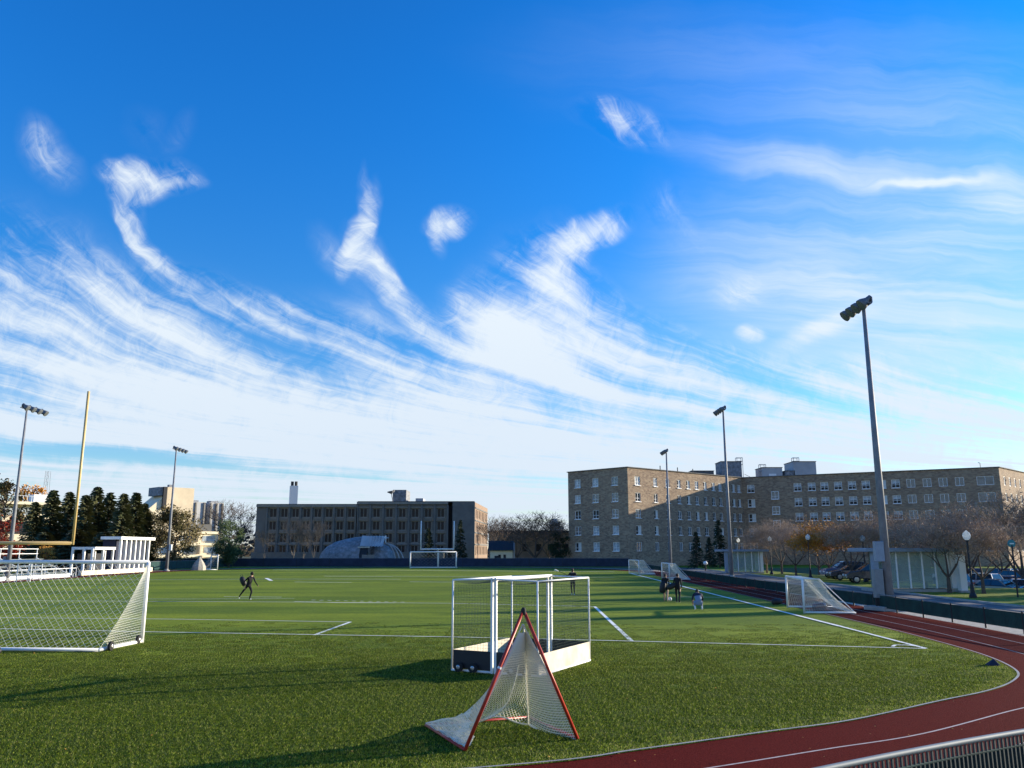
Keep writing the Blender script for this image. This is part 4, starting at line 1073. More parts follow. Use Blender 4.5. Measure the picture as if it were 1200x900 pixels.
MB().box(((xL+xM)/2, D_+20, zt1+.05), (xM-xL, 40, .3)).build('roof', 'dark_roof', h)
MB().box(((xM+x6)/2, D_+20, zt2+.05), (x6-xM-.3, 40, .3)).build('roof', 'dark_roof', h)
# sunlit end wall
E1 = Vector((gx(571, 232), 232)); E0 = Vector((x6, D_+.9)); dE = (E1-E0); Le = dE.length; mb = MB(); holes = []; wmE = window_mesh(1.6, 2.0, 0, False, .12, 'precast_light'); pmE = pane_mesh(1.6, 2.0, 'dark')
for i in range(8):
    for z in rowz[:4]: holes.append((1.6+i*Le/8.4, 3.2+i*Le/8.4, z, z+2.0)); 
for q in holes[:32]: window_at(h, E0, dE, q[0], q[2], wmE, pmE, .2)
wall(mb, E0, dE, Le, zt2, holes, rec=.35); mb.build('end_wall', 'brickend', h)
mb = MB(); a = rowz
for z in rowz: mb.box(((E0.x+E1.x)/2+.05, (E0.y+E1.y)/2, z+2.4), (Le, .18, .35), rz=math.atan2(dE.y, dE.x))
mb.build('string_course', 'precast', h)
q = MB().box((gx(466, 206), 210, (zt2+zy(574, 206))/2), (gx(474, 206)-gx(458, 206), 8, zy(574, 206)-zt2)).build('roof_house', 'slate_panel', h)
q = MB().box((gx(489, 206), 210, (zt2+zy(583.5, 206))/2), (gx(493.5, 206)-gx(484.5, 206), 5, zy(583.5, 206)-zt2)).build('roof_house', 'conc_tower', h)
MB().lathe((gx(456.5, 204), 204, zt2+2.2), [(.1, -2.2), (.1, 0), (.9, .5), (1.0, .7)], 10, axis=(-.2, 0, 1)).build('satellite_dish', 'galv', h)
MB().box(((xL+xR)/2, D_-2.2, 1.2), (xR-xL-1, 3.4, 2.4)).build('podium', 'precast', h)
# white chimney behind
c = thing('chimney', 'white square chimney with two dark flues behind the concrete hall', 'chimney', (gx(340, 260), 260, 0))
zc_t = zy(569.5, 260); wch = gx(345.5, 260)-gx(334, 260)
mb = MB(); mb.box((0, 0, zc_t/2), (wch*.78, wch*.78, zc_t), rz=.35); mb.build('shaft', 'chimney_white', c)
for s_ in (-.55, .65): MB().tube((s_, 0, zc_t-.2), (s_, 0, zc_t+1.4), .45, n=10).build('flue', 'black', c)

# ---- grey dome shelter
d0 = thing('dome_shelter', 'grey panelled half dome shelter with a raised hood and dark opening before the hall', 'dome', (gx(420, 154), 154, 0))
S = (gx(421, 154)-gx(420, 154))
def X_(px): return (px-420)*S
def Z_(py): return zy(py, 154)
prof = [(373, 662), (373.5, 655), (377, 647), (383, 640), (392, 635), (405, 631.5), (416, 629.5), (426, 628.5)]
mb = MB(); N_ = 12
rows_ = []
for (px, py) in prof:
    x = X_(px); z = max(Z_(py), 0.01); ry = max(.3, z*.95)
    rows_.append([(x, -ry*math.cos(math.pi*j/N_), z*math.sin(math.pi*j/N_)) for j in range(N_+1)])
for a, b in zip(rows_, rows_[1:]):
    for j in range(N_): mb.quad(a[j], b[j], b[j+1], a[j+1])
mb.build('shell', 'slate_panel', d0)
prof2 = [(436, 642), (441, 637.5), (448, 637), (456, 640), (461, 646), (463.5, 654), (464, 662)]
mb = MB(); rows_ = []
for (px, py) in prof2:
    x = X_(px); z = max(Z_(py), 0.01); ry = max(.3, z*.95)
    rows_.append([(x, -ry*math.cos(math.pi*j/N_), z*math.sin(math.pi*j/N_)) for j in range(N_+1)])
for a, b in zip(rows_, rows_[1:]):
    for j in range(N_): mb.quad(a[j], b[j], b[j+1], a[j+1])
mb.build('shell', 'slate_panel', d0)
mb = MB(); hz0 = Z_(628); hz1 = Z_(640)
for i in range(8):
    a0 = 426+i*3.3; a1 = a0+3.3; b0 = -hz0*1.1; 
    mb.quad((X_(a0), -4.5, hz1-.3*i*.1), (X_(a1), -4.5, hz1), (X_(a1), -2.5, hz0-.08*i), (X_(a0), -2.5, hz0)); mb.quad((X_(a0), -2.5, hz0), (X_(a1), -2.5, hz0-.08*i), (X_(a1), 3, hz0-.3), (X_(a0), 3, hz0-.3))
mb.build('hood', 'conc_tower', d0)
mb = MB(); mb.prism([(X_(423.5), -5.0, .02), (X_(432), -5.6, .02), (X_(436), -4.6, Z_(642)), (X_(427), -4.2, Z_(642))], (0, .4, 0)); mb.build('doorway', 'black', d0)
MB().tube((X_(424), -4.7, Z_(641.5)), (X_(438), -4.9, Z_(641.5)), .12, n=6).build('lintel', 'wood_board', d0)
MB().box((X_(438), -6.3, Z_(657)), (2.2, .2, 2.2)).build('front_panel', 'precast_light', d0)
for k2 in range(3):
    mb = MB(); pts = []
    for j in range(9):
        th = math.pi/2*j/8; pts.append(Vector((X_(452)+math.sin(th)*(X_(464+k2*4.5)-X_(452)), -.6+k2*.7, max(0, math.cos(th)*Z_(637+k2*.3)))))
    mb.path(pts, .14, 5); mb.build('rib', 'conc_tower', d0)
f = MB(); f.tube((X_(448), -2, Z_(635)), (X_(453), -2, Z_(628)), .1, n=5); f.tube((X_(453), -2, Z_(628)), (X_(453), -2, Z_(636)), .1, n=5); f.build('hood_prop', 'white_paint', d0)

# ---- small house between the two big buildings
hh = thing('house', 'small dark roofed house between the hall and the stone building', 'house', (gx(589, 165), 165, 0))
S2 = 165/FOC
mb = MB(); zt_ = zy(645, 165); zr = zy(633.5, 165); x0, x1 = -14*S2*1.02, 11.5*S2
mb.box(((x0+x1)/2, 3, zt_/2), (x1-x0, 6, zt_)); mb.build('wall', 'cream', hh)
mb = MB(); mb.prism([(x0-.4, -.6, zt_), (x0-.4, 6.6, zt_), (x0-.4, 3, zr)], (x1-x0+.6, 0, 0)); mb.build('roof', 'dark_roof', hh)
mb = MB(); mb.prism([(x1+.22, -.1, 0), (x1+.22, 6.1, 0), (x1+.22, 6.1, zt_), (x1+.22, 3, zr-.3), (x1+.22, -.1, zt_)], (.12, 0, 0)); mb.build('gable', 'chimney_white', hh)
for xx in (-.6, .4): MB().box((xx, -.05, zt_*.55), (.5, .1, .9)).build('window', 'glass_dark', hh)
MB().box((-1.2, -.06, .9), (.8, .1, 1.7)).build('door', 'black', hh)
# brick house row behind
rh = thing('row_house', 'low brown brick terrace with flat roof behind the small house', 'building', (gx(640, 190), 190, 0))
MB().box((0, 4, zy(624, 190)/2), (26, 8, zy(624, 190))).build('wall', 'brickend', rh)
MB().box((0, 4, zy(624, 190)+.2), (26.6, 8.6, .5)).build('roof', 'dark_roof', rh)
for i in range(8): MB().box((-11+i*3.1, -.03, 3.4), (1.1, .12, 1.6)).build('window', 'glass_dark', rh)
tw = thing('tower_block', 'distant grey tower block seen above the bare trees', 'building', (gx(650.5, 420), 420, 0))
z_ = zy(611, 420); MB().box((0, 0, z_/2), (5.2, 5, z_)).build('wall', 'conc_tower', tw); MB().box((-.2, 0, z_+.6), (3, 3, 1.4)).build('roof_house', 'conc_tower', tw); MB().box((2.9, 1, z_/2-1.2), (3, 5, z_-2.4)).build('wing', 'slate_panel', tw)
for r_ in range(5): MB().box((0, -2.53, z_-2-r_*3), (4.2, .1, 1.0)).build('window', 'glass_dark', tw)

# ------------------------------------------------------------ left skyline buildings
def turned(px, D, rz, name, label): return thing(name, label, 'building', (gx(px, D), D, 0), rz)
# tan auditorium
D_ = 230; a = turned(187, D_, D2R(46), 'auditorium', 'big tan windowless block with a sloped dark side above the left trees')
z1 = zy(572, D_); mb = MB(); mb.box((2.2, 0, z1/2), (8.0, 9.0, z1)); mb.build('wall', 'tan_stone', a)
mb = MB(); mb.prism([(-1.9, -4.4, 0), (-6.5, -4.4, 0), (-6.5, -4.4, z1-6.5), (-1.9, -4.4, z1-2.3)], (0, 8.5, 0)); mb.build('side_wing', 'cream', a)
MB().box((-2.1, -4.6, z1-3), (1.0, .9, 6)).build('duct', 'black', a)
MB().box((-2.6, -1, z1-1.2), (2.0, 7, 2.3)).build('upper_block', 'slate_panel', a)
MB().box((0, -3, z1+.4), (1.2, 1.2, .7)).build('roof_vent', 'galv', a)
# towers
D_ = 300; a = turned(230, D_, D2R(48), 'concrete_towers', 'pair of ribbed grey concrete towers behind the autumn tree')
z1 = zy(589, D_)
for k2, (dx, w2) in enumerate(((-3.4, 7.4), (4.6, 5.6))):
    b2_ = MB().box((dx, 0, z1/2), (w2, 6.5, z1)).build('tower', 'conc_tower', a)
    mb = MB()
    for i in range(3): mb.box((dx-w2/2+.5+i*(w2-1)/2, -3.5, z1/2), (.5, .6, z1-.4))
    mb.build('rib', 'precast_light', b2_)
    MB().box((dx, 0, z1+.3), (w2*.5, 3, .8)).build('roof_box', 'galv', b2_)
MB().box((-8.5, 1, z1/2-3), (3, 5, z1-6)).build('annex', 'slate_panel', a)
# cream terraced block
D_ = 165; a = turned(222, D_, D2R(46), 'terraced_block', 'cream terraced block with recessed windows behind the left light pole')
zz_ = [zy(664, D_), zy(651, D_), zy(637, D_), zy(623, D_)]
for k2 in range(3):
    z0_ = max(0, zz_[k2]); z1_ = zz_[k2+1]; off2 = k2*1.1
    b2_ = MB().box((0, 4+off2, (z0_+z1_)/2), (15-k2*.8, 7, z1_-z0_-.02)).build('storey', 'cream', a)
    MB().box((0, .35+off2, z1_-.1), (15.2-k2*.8, .5, .5)).build('parapet', 'cream', b2_)
    for i in range(3):
        MB().box((-5+i*4.9, .47+off2, (z0_+z1_)/2-.1), (2.6, .1, 1.1)).build('window', 'pane_light', b2_)
        MB().box((-2.7+i*4.9, -.1+off2, (z0_+z1_)/2), (.35, 1.4, 1.8)).build('fin', 'tan_stone', b2_)
MB().box((3, 5, zz_[3]+.8), (5, 4, 1.6)).build('roof_house', 'precast', a)
# upper left cream house
D_ = 150; a = turned(24, D_, D2R(46), 'flat_roofed_house', 'cream flat roofed house with deep balcony at the left edge above the dark hedge')
z0_, z1_ = zy(636, D_), zy(590, D_)
MB().box((0, 4, z1_/2), (9.6, 8, z1_-.6)).build('wall', 'cream', a)
MB().box((0, 3.2, z1_), (10.4, 9.5, .5)).build('roof', 'cream', a)
mb = MB(); mb.box((-1.4, -.5, zy(608, D_)), (5.4, 1.4, 1.1)); mb.build('balcony', 'tan_stone', a)
MB().box((-1.4, -.05, zy(600, D_)), (5.0, .12, 1.5)).build('window', 'pane_light', a)
MB().box((3.2, -.05, zy(597.5, D_)), (1.5, .12, 1.3)).build('window', 'glass_dark', a)
MB().box((2.7, -.05, zy(608, D_)), (.7, .12, 1.3)).build('window', 'glass_dark', a)
MB().box((3.2, -.05, zy(619, D_)), (1.6, .12, 1.3)).build('window', 'glass_dark', a)
MB().box((-1.4, -.06, zy(619, D_)), (5.2, .12, 2.0)).build('window', 'black', a)
mb = MB()
for i in range(14): mb.tube((-4.6+i*.7, -.9, z1_+.2), (-4.6+i*.7, -.9, z1_+1.3), .05, n=4)
mb.tube((-4.7, -.9, z1_+1.3), (4.7, -.9, z1_+1.3), .05, n=4); mb.build('roof_railing', 'white_paint', a)
MB().box((2.8, 3, z1_+1.0), (3, 3, 1.6)).build('roof_house', 'chimney_white', a)
# lattice mast
D_ = 260; o = thing('lattice_mast', 'thin lattice radio mast far behind the left conifers', 'mast', (gx(45, D_), D_, 0))
zt_ = zy(552, D_); mb = MB()
for i in range(14):
    z0_ = zt_*i/14; z1_ = zt_*(i+1)/14; w0 = 1.0-.5*i/14; w1 = 1.0-.5*(i+1)/14
    for (sx_, sy_) in ((-1, -1), (1, -1), (1, 1), (-1, 1)): mb.tube((sx_*w0, sy_*w0, z0_), (sx_*w1, sy_*w1, z1_), .05, n=4)
    mb.tube((-w0, -w0, z0_), (w1, -w1, z1_), .04, n=3); mb.tube((w0, -w0, z0_), (-w1, -w1, z1_), .04, n=3)
mb.build('lattice', 'galv', o)
# ---- press box with columns and bleachers (left straight)
a = thing('press_box', 'white columned press box with dark blue shaded end at the left side of the field', 'stand', (-47.6, 0, 0))
z1 = zy(629, 101)
MB().box((-.7, 105.2, z1-.15), (2.5, 9.6, .35)).build('roof', 'white_paint', a)
MB().box((-1.1, 104.8, z1/2), (1.5, 7.8, z1-.35)).build('cabin', 'cloth_navy', a)
for i in range(7): MB().box((.15, 101.2+i*1.3, z1/2-.1), (.28, .28, z1-.3)).build('column', 'white_paint', a)
z2 = zy(642.5, 96)
MB().box((-1.1, 97.4, z2), (2.7, 4.9, .3)).build('lower_roof', 'white_paint', a)
for y_ in (94.8, 97.2, 99.6): 
    for x_ in (.05, -.9, -2.2): MB().box((x_, y_, z2/2), (.22, .22, z2-.1)).build('column', 'white_paint', a)
MB().box((-1.5, 97.5, z2/2-.3), (1.2, 3.6, z2-.6)).build('cabin', 'black', a)
MB().box((.3, 101, .35), (.4, 18, .5)).build('base_wall', 'cream', a)
b = thing('bleachers', 'white metal bleachers with handrails along the left straight of the track', 'bleachers', (-47.0, 0, 0))
mb = MB()
for r_ in range(5): mb.box((-.5-r_*.75, 77, .45+r_*.36), (.32, 26, .05))
mb.build('bench_plank', 'galv_rail', b)
mb = MB()
for r_ in range(5): mb.box((-.15-r_*.75, 77, .2+r_*.36), (.45, 26, .04))
mb.build('foot_plank', 'galv_rail', b)
for i in range(9):
    y_ = 64.2+i*3.2; mb = MB()
    mb.tube((.1, y_, .0), (.1, y_, .4), .05, n=5); mb.tube((.1, y_, .1), (-4.0, y_, 2.0), .06, n=5); mb.tube((-4.0, y_, 0), (-4.0, y_, 2.95), .05, n=5); mb.tube((-2, y_, 0), (-2, y_, 1.1), .05, n=5); mb.build('support_frame', 'white_paint', b)
mb = MB()
for z in (2.45, 2.95): mb.tube((-4.0, 64, z), (-4.0, 90, z), .04, n=5)
mb.tube((.3, 64, .95), (.3, 90, .95), .04, n=5)
for i in range(14): mb.tube((.3, 64+i*2, 0), (.3, 64+i*2, .95), .035, n=5)
mb.build('handrail', 'white_paint', b)
MB().box((.1, 80, .22), (.25, 18, .36)).build('kick_board', 'white_paint', b)
bt = thing('score_table', 'white tent topped table beside the bleachers near the left edge', 'table', (-46.2, 69, 0))
MB().box((0, 0, 1.95), (1.6, 2.6, .12)).build('top', 'white_paint', bt)
for x_ in (-.7, .7):
    for y_ in (-1.2, 1.2): MB().tube((x_, y_, 0), (x_, y_, 1.9), .04, n=5).build('leg', 'galv', bt)
# small white gate frames on the left straight
for i, px in enumerate((27, 40)):
    q = thing('hurdle_frame', ('white ladder like frame', 'smaller white ladder like frame')[i]+' standing on the left track edge '+('nearest the left edge', 'right of the first frame')[i], 'frame', (gx(px, 76+i*3), 76+i*3, 0), .3)
    hgt_ = 1.9-.3*i; mb = MB()
    for x_ in (-.55, .55): mb.tube((x_, 0, 0), (x_, 0, hgt_), .05, n=5)
    mb.build('upright', 'white_paint', q); mb = MB()
    for k2 in range(5): mb.tube((-.55, 0, .25+k2*.38), (.55, 0, .25+k2*.38), .035, n=5)
    mb.build('rung', 'white_paint', q)

# ------------------------------------------------------------ right side: shelters, lamps, sign, bollard
def shelter(x, y, Lx, dy, zt, base_z, label, rz=0):
    s_ = thing('bus_shelter', label, 'shelter', (x, y, 0), rz)
    MB().box((Lx/2, dy/2, zt-.12), (Lx+1.6, dy+.9, .26)).build('roof', 'steel_blue', s_, bevel=.03)
    MB().box((-.1, .1, zt*.5), (.35, .5, zt*.98-.1)).build('pillar', 'steel_blue', s_)
    MB().box((Lx/2, dy/2, base_z/2), (Lx+.4, dy, base_z)).build('plinth', 'concrete', s_)
    n = max(4, int(Lx/.95)); gb = MB()
    for i in range(n+1):
        xx = .5+(Lx-.9)*i/n; MB().box((xx, .06, (zt+base_z)/2-.1), (.10, .08, zt-base_z-.3)).build('mullion', 'white_paint', s_)
    MB().box((Lx/2+.05, .06, (zt+base_z)/2-.1), (Lx-.9, .02, zt-base_z-.36)).build('glass_front', 'shelter_glass', s_)
    MB().box((Lx/2+.05, dy-.06, (zt+base_z)/2-.1), (Lx-.9, .02, zt-base_z-.36)).build('glass_back', 'shelter_glass', s_)
    MB().box((Lx, dy/2, (zt+base_z)/2-.1), (.35, dy*.9, zt-base_z-.3)).build('end_wall', 'chimney_white', s_)
    MB().box((Lx*.5, dy*.6, base_z+.45), (Lx*.6, .4, .08)).build('bench', 'wood_board', s_)
    MB().box((Lx*.5, dy*.8, base_z+1.1), (1.2, .1, 1.1)).build('route_panel', 'pane_light', s_)
    for q in (.25, .75): MB().box((Lx*q, dy*.6, base_z+.2), (.1, .3, .42)).build('bench_leg', 'galv', s_)
    return s_
D_ = 58; shelter(gx(1030, D_), D_, gx(1120, D_)-gx(1030, D_), 2.6, 2.95, .18, 'large glass walled shelter with flat blue grey roof behind the nearest light pole', rz=-.03)
mb = MB(); 
D_ = 104; shelter(gx(853, D_), D_, gx(894, D_)-gx(853, D_), 2.6, 2.9, .15, 'smaller glass shelter with flat roof behind the middle right light pole')
# second pillar of the big shelter
pl = thing('concrete_pillar', 'pale concrete pillar at the right end of the large glass shelter', 'pillar', (gx(1129, 57.5), 57.5, 0))
mb = MB().box((0, 0, 1.25), (.45, .45, 2.5)); mb.build('shaft', 'chimney_white', pl); MB().box((0, 0, .06), (.8, .8, .12)).build('base', 'concrete', pl)
mb = MB()
def lamp(px, ybase, ytop, label, first=None):
    g = G(px, ybase); z = zy(ytop, g.y); 
    l = thing('lamp_post', label, 'lamp post', (g.x, g.y, 0), group='white globed lamp posts')
    z0_ = z-.45
    MB().lathe((0, 0, 0), [(.22, 0), (.22, .12), (.13, .3), (.10, .75), (.06, .85), (.05, z0_), (.09, z0_+.02), (.09, z0_+.1)], 10).build('post', 'black', l, smooth=False)
    MB().lathe((0, 0, z0_+.1), [(.10, 0), (.20, .12), (.24, .28), (.20, .42), (.10, .50), (.03, .58)], 12).build('globe', 'globe', l, smooth=True)
    return l
lamp(1140.5, 700.5, 626, 'nearest white globed lamp post, right of the large shelter')
lamp(950, 678, 628.5, 'white globed lamp post standing left of the orange tree')
lamp(904.5, 673, 631, 'white globed lamp post at the right end of the small shelter')
lamp(867, 668.5, 632.5, 'farthest white globed lamp post, its globe above the small shelter roof')
lamp(1015, 682, 630, 'white globed lamp post left of the large shelter in front of parked cars')
lamp(1050, 674, 642, 'small far lamp post whose globe peeps over the large shelter roof')
g = G(1193, 700); s_ = thing('road_sign', 'round teal sign with a white bar on a dark pole at the right edge', 'sign', (g.x, g.y, 0))
zs = zy(637, g.y); MB().tube((0, 0, 0), (0, 0, zs-.1), .05, n=8).build('pole', 'black', s_)
MB().lathe((0, .02, zs), [(.2, -.03), (.24, -.02), (.24, .02), (.2, .03)], 18, axis=(0, 1, 0)).build('disc', 'sign_teal', s_)
MB().box((0, -.02, zs), (.26, .02, .07)).build('white_bar', 'white_paint', s_)
b = thing('bollard_lamp', 'low white topped bollard light behind the right fence', 'bollard', (gx(827, 118), 118, 0))
MB().tube((0, 0, 0), (0, 0, .9), .09, n=8).build('post', 'black', b); MB().lathe((0, 0, .9), [(.12, -.1), (.3, .05), (.32, .2), (.15, .4)], 10).build('head', 'chimney_white', b, smooth=True)

# cars
def car(colr, kind='sedan'):
    c = thing('parked_car', 'x', 'car')
    L, W = 4.5, 1.78
    if kind == 'sedan': prof = [(-2.25, .35), (-2.25, .78), (-2.0, .92), (-1.35, .98), (1.0, .98), (1.95, .82), (2.22, .65), (2.25, .35)]; cab = [(-1.65, .96), (-1.0, 1.42), (.25, 1.45), (1.05, .96)]
    else: prof = [(-2.2, .38), (-2.22, 1.0), (-2.05, 1.1), (1.05, 1.08), (1.95, .95), (2.2, .72), (2.22, .38)]; cab = [(-2.0, 1.08), (-1.75, 1.64), (.2, 1.68), (1.1, 1.06)]
    def loft(pr, w0, w1, zb_):
        mb = MB(); n = len(pr); zmax = max(p[1] for p in pr)
        for s_ in (-1, 1):
            for (x, z) in pr:
                t_ = (z-zb_)/(zmax-zb_); mb.v.append((x, s_*(w0+(w1-w0)*t_)/2, z))
        mb.f = [tuple(range(n)), tuple(range(2*n-1, n-1, -1))]+[(k2, n+k2, n+(k2+1) % n, (k2+1) % n) for k2 in range(n)]
        return mb
    body = loft(prof, W, W*.94, .35).build('body', 'car_'+colr, c, bevel=.06)
    loft(cab, W*.93, W*.70, .96).build('windows', 'car_glass', c, bevel=.04)
    rf = [(cab[1][0]+.08, cab[1][1]-.01), (cab[1][0]+.12, cab[1][1]+.035), (cab[2][0]-.1, cab[2][1]+.035), (cab[2][0], cab[2][1]-.01)]
    loft(rf, W*.72, W*.68, 1.3).build('roof', 'car_'+colr, c)
    mb = MB()
    for s_ in (-1, 1):
        mb.tube((cab[0][0], s_*W*.465, cab[0][1]), (cab[1][0], s_*W*.355, cab[1][1]), .04, n=4); mb.tube((cab[3][0], s_*W*.465, cab[3][1]), (cab[2][0], s_*W*.355, cab[2][1]), .04, n=4)
        mb.tube((-.35, s_*W*.465, 1.0), (-.35, s_*W*.355, cab[1][1]), .035, n=4)
    mb.build('pillars', 'car_'+colr, c)
    for x in (-1.35, 1.38):
        for s_ in (-1, 1):
            wl = MB().lathe((x, s_*.80, .33), [(.22, -.1), (.33, -.08), (.33, .08), (.22, .1)], 16, axis=(0, 1, 0)).build('wheel', 'tyre', c)
            MB().lathe((x, s_*.80, .33), [(.05, -.12), (.20, -.11), (.20, .11), (.05, .12)], 12, axis=(0, 1, 0)).build('rim', 'rim', wl)
    for s_ in (-1, 1):
        MB().box((2.2, s_*.62, .68), (.1, .35, .14)).build('headlight', 'headlamp', c); MB().box((-2.24, s_*.66, .82), (.06, .3, .16)).build('tail_light', 'tail', c)
    for s_ in (-1, 1): MB().box((.85, s_*.95, 1.02), (.12, .18, .12)).build('mirror', 'car_'+colr, c)
    return c
protos = {}
cars = [('dark', 'sedan', 39.6, 69.5, 118, 'black sedan in the front row right beside the large shelter'), ('white', 'sedan', 42.4, 70.2, 62, 'white sedan in the front row behind the nearest lamp post'), ('charcoal', 'sedan', 46.2, 70.5, 150, 'charcoal sedan in the front row cut by the right edge'),
 ('silver', 'suv', 40.8, 79, 116, 'silver high car behind the large shelter end'), ('white', 'suv', 43.7, 79, 118, 'white high car in the second row left of the nearest lamp post'), ('blue', 'sedan', 46.6, 79, 60, 'blue sedan in the second row'), ('silver', 'sedan', 49.4, 79.4, 120, 'silver sedan in the second row at the right edge'),
 ('charcoal', 'suv', 46.8, 89, 118, 'charcoal high car leftmost in the third row'), ('white', 'sedan', 49.7, 89, 64, 'white sedan in the middle of the third row'), ('dark', 'suv', 52.6, 89, 118, 'black high car in the third row'), ('silver', 'sedan', 55.5, 89, 60, 'silver sedan rightmost in the third row'),
 ('white', 'suv', 52.0, 100, 118, 'white high car leftmost in the rear row'), ('blue', 'suv', 55.0, 100, 62, 'blue high car in the middle of the rear row'), ('silver', 'suv', 58.0, 100, 118, 'silver high car in the rear row'), ('maroon', 'sedan', 61.0, 100, 118, 'maroon sedan rightmost in the rear row'),
 ('dark', 'sedan', 32.8, 81, 172, 'dark sedan parked beneath the orange tree'), ('blue', 'suv', 34.0, 86, 176, 'blue car partly hidden behind the lamp left of the large shelter'), ('dark', 'suv', 31.4, 73.5, 168, 'black car at the lawn edge immediately left of the large shelter'),
 ('silver', 'sedan', 41.5, 90, 178, 'silver sedan seen through the left glass of the large shelter'), ('white', 'sedan', 45.0, 94, 182, 'white sedan seen through the right glass of the large shelter')]
for (cl, kd, px, D_, rz, lab) in cars:
    k2 = (cl, kd)
    if k2 not in protos: c = car(cl, kd); protos[k2] = c
    else: c = copy_tree(protos[k2])
    c.location = (px, D_, 0); c.location.z = -.985 if c.location.x > 37 else 0; c.rotation_euler = (0, 0, D2R(rz)); c['label'] = lab; c['group'] = 'cars parked in the lot at the right'

# ------------------------------------------------------------ trees
def bare_tree(rng, H, spread, trunk_r=.16, levels=5, twig_m='twig', leaves=None, nleaf=0, trunk_h=.28, twr=.02, lsize=.12, nmat='bark'):
    tm, cm_, lm = MB(), MB(), MB(); tips = []
    def grow(p, d, L, r, lv, tgt):
        q = p; segs = 3 if lv < 3 else 2
        for i in range(segs):
            d2 = (d+Vector((rng.uniform(-1, 1), rng.uniform(-1, 1), rng.uniform(-.5, .8)))*.16).normalized()
            nq = q+d2*L/segs; r1 = r*(1-.22*(i+1)/segs*1.3)
            tgt.tube(q, nq, r, r1, n=5 if r > .05 else 3, cap=False); q = nq; d = d2; r = r1
            if lv >= 2 and rng.random() < .6 and lv < levels:
                s2 = Vector((rng.uniform(-1, 1), rng.uniform(-1, 1), rng.uniform(-.2, .8))).normalized(); grow(q, (d*.5+s2).normalized(), L*.55, max(r*.45, twr*.5), lv+1, cm_)
        if lv >= levels: tips.append(q); return
        nb2 = rng.choice((3, 3, 4)) if lv < 2 else rng.choice((2, 3, 3))
        for i in range(nb2):
            ang = 2*math.pi*(i+rng.random()*.6)/nb2; hz_ = Vector((math.cos(ang), math.sin(ang), 0))
            nd = (d*.75+hz_*spread*rng.uniform(.55, 1.1)+Vector((0, 0, .12))).normalized()
            grow(q, nd, L*rng.uniform(.62, .82), max(r*.62, twr*.5), lv+1, tm if lv < 3 else cm_)
    th = H*trunk_h; tm.tube((0, 0, -.05), (0, 0, th*.3), trunk_r*1.35, trunk_r*1.02, n=8, cap=False)
    L0 = H*.30
    p0 = Vector((0, 0, th*.3)); tm.tube(p0, (0, 0, th), trunk_r*1.02, trunk_r*.9, n=8, cap=False)
    nb0 = 4
    for i in range(nb0):
        ang = 2*math.pi*(i+rng.random()*.5)/nb0; grow(Vector((0, 0, th)), Vector((math.cos(ang)*spread, math.sin(ang)*spread, 1)).normalized(), L0, trunk_r*.55, 1, tm)
    grow(Vector((0, 0, th)), Vector((.05, 0, 1)), L0*1.05, trunk_r*.6, 1, tm)
    for i in range(nleaf):
        tp = rng.choice(tips) if rng.random() < .8 else rng.choice(tips)*.85
        p = tp+Vector((rng.gauss(0, 1), rng.gauss(0, 1), rng.gauss(0, 1)))*H*.035; a = Vector((rng.uniform(-1, 1), rng.uniform(-1, 1), rng.uniform(-1, 1))).normalized(); b = a.orthogonal().normalized(); s_ = lsize*rng.uniform(.5, 1.3)
        lm.quad(p-a*s_, p-b*s_*.6, p+a*s_, p+b*s_*.6)
    mx = max((v[2] for v in cm_.v), default=H); f = H/mx
    mx = max(mx, 1e-3)
    for m_ in (tm, cm_, lm): m_.v = [(x*f, y*f, z*f) for (x, y, z) in m_.v]
    return tm, cm_, lm
def tree_thing(name, parts, mats_, names):
    o = thing(name, 'x', 'tree')
    for pm, m_, n_ in zip(parts, mats_, names):
        if pm.v: pm.build(n_, m_, o)
    return o
def leaf_tree(rng, H, W, n, leaf, name, nclump=26, lsize=.22, zlow=.22, shape='round', trunkm='bark'):
    tm, lm, bm2 = MB(), MB(), MB()
    tm.tube((0, 0, -.05), (0, 0, H*.5), H*.03, H*.014, n=8, cap=False)
    cl = []
    for i in range(nclump):
        z = rng.uniform(zlow, .97); 
        if shape == 'round': rr = math.sqrt(max(0, 1-((z-.6)/.42)**2))
        elif shape == 'cone': rr = (1-z)**.8*1.1+.04
        elif shape == 'spire': rr = min(1, ((1-z)*1.9)**.9)*.95+.02
        else: rr = min(1, (1-z)*2.2)*.85+.05
        a = rng.uniform(0, 6.28); r_ = rr*W*.5*math.sqrt(rng.uniform(.15, 1))
        c = Vector((math.cos(a)*r_, math.sin(a)*r_, z*H)); cs = W*(.13 if shape != 'round' else .15)*rng.uniform(.7, 1.3)*(max(.28, min(1, rr)) if shape == 'spire' else 1)
        cl.append((c, cs)); bm2.tube((0, 0, min(c.z*.85, H*.8)), c, H*.010, H*.004, n=4, cap=False)
    for i in range(n):
        c, cs = rng.choice(cl); v = Vector((rng.gauss(0, 1), rng.gauss(0, 1), rng.gauss(0, .8)))*cs*.6
        p = c+v; a = Vector((rng.uniform(-1, 1), rng.uniform(-1, 1), rng.uniform(-1, 1))).normalized(); b = a.orthogonal().normalized(); s_ = lsize*rng.uniform(.5, 1.4)
        lm.quad(p-a*s_, p-b*s_*.55, p+a*s_, p+b*s_*.55)
    o = thing(name, 'x', 'tree'); tm.build('trunk', trunkm, o); bm2.build('branch', trunkm, o); lm.build('crown', leaf, o); return o
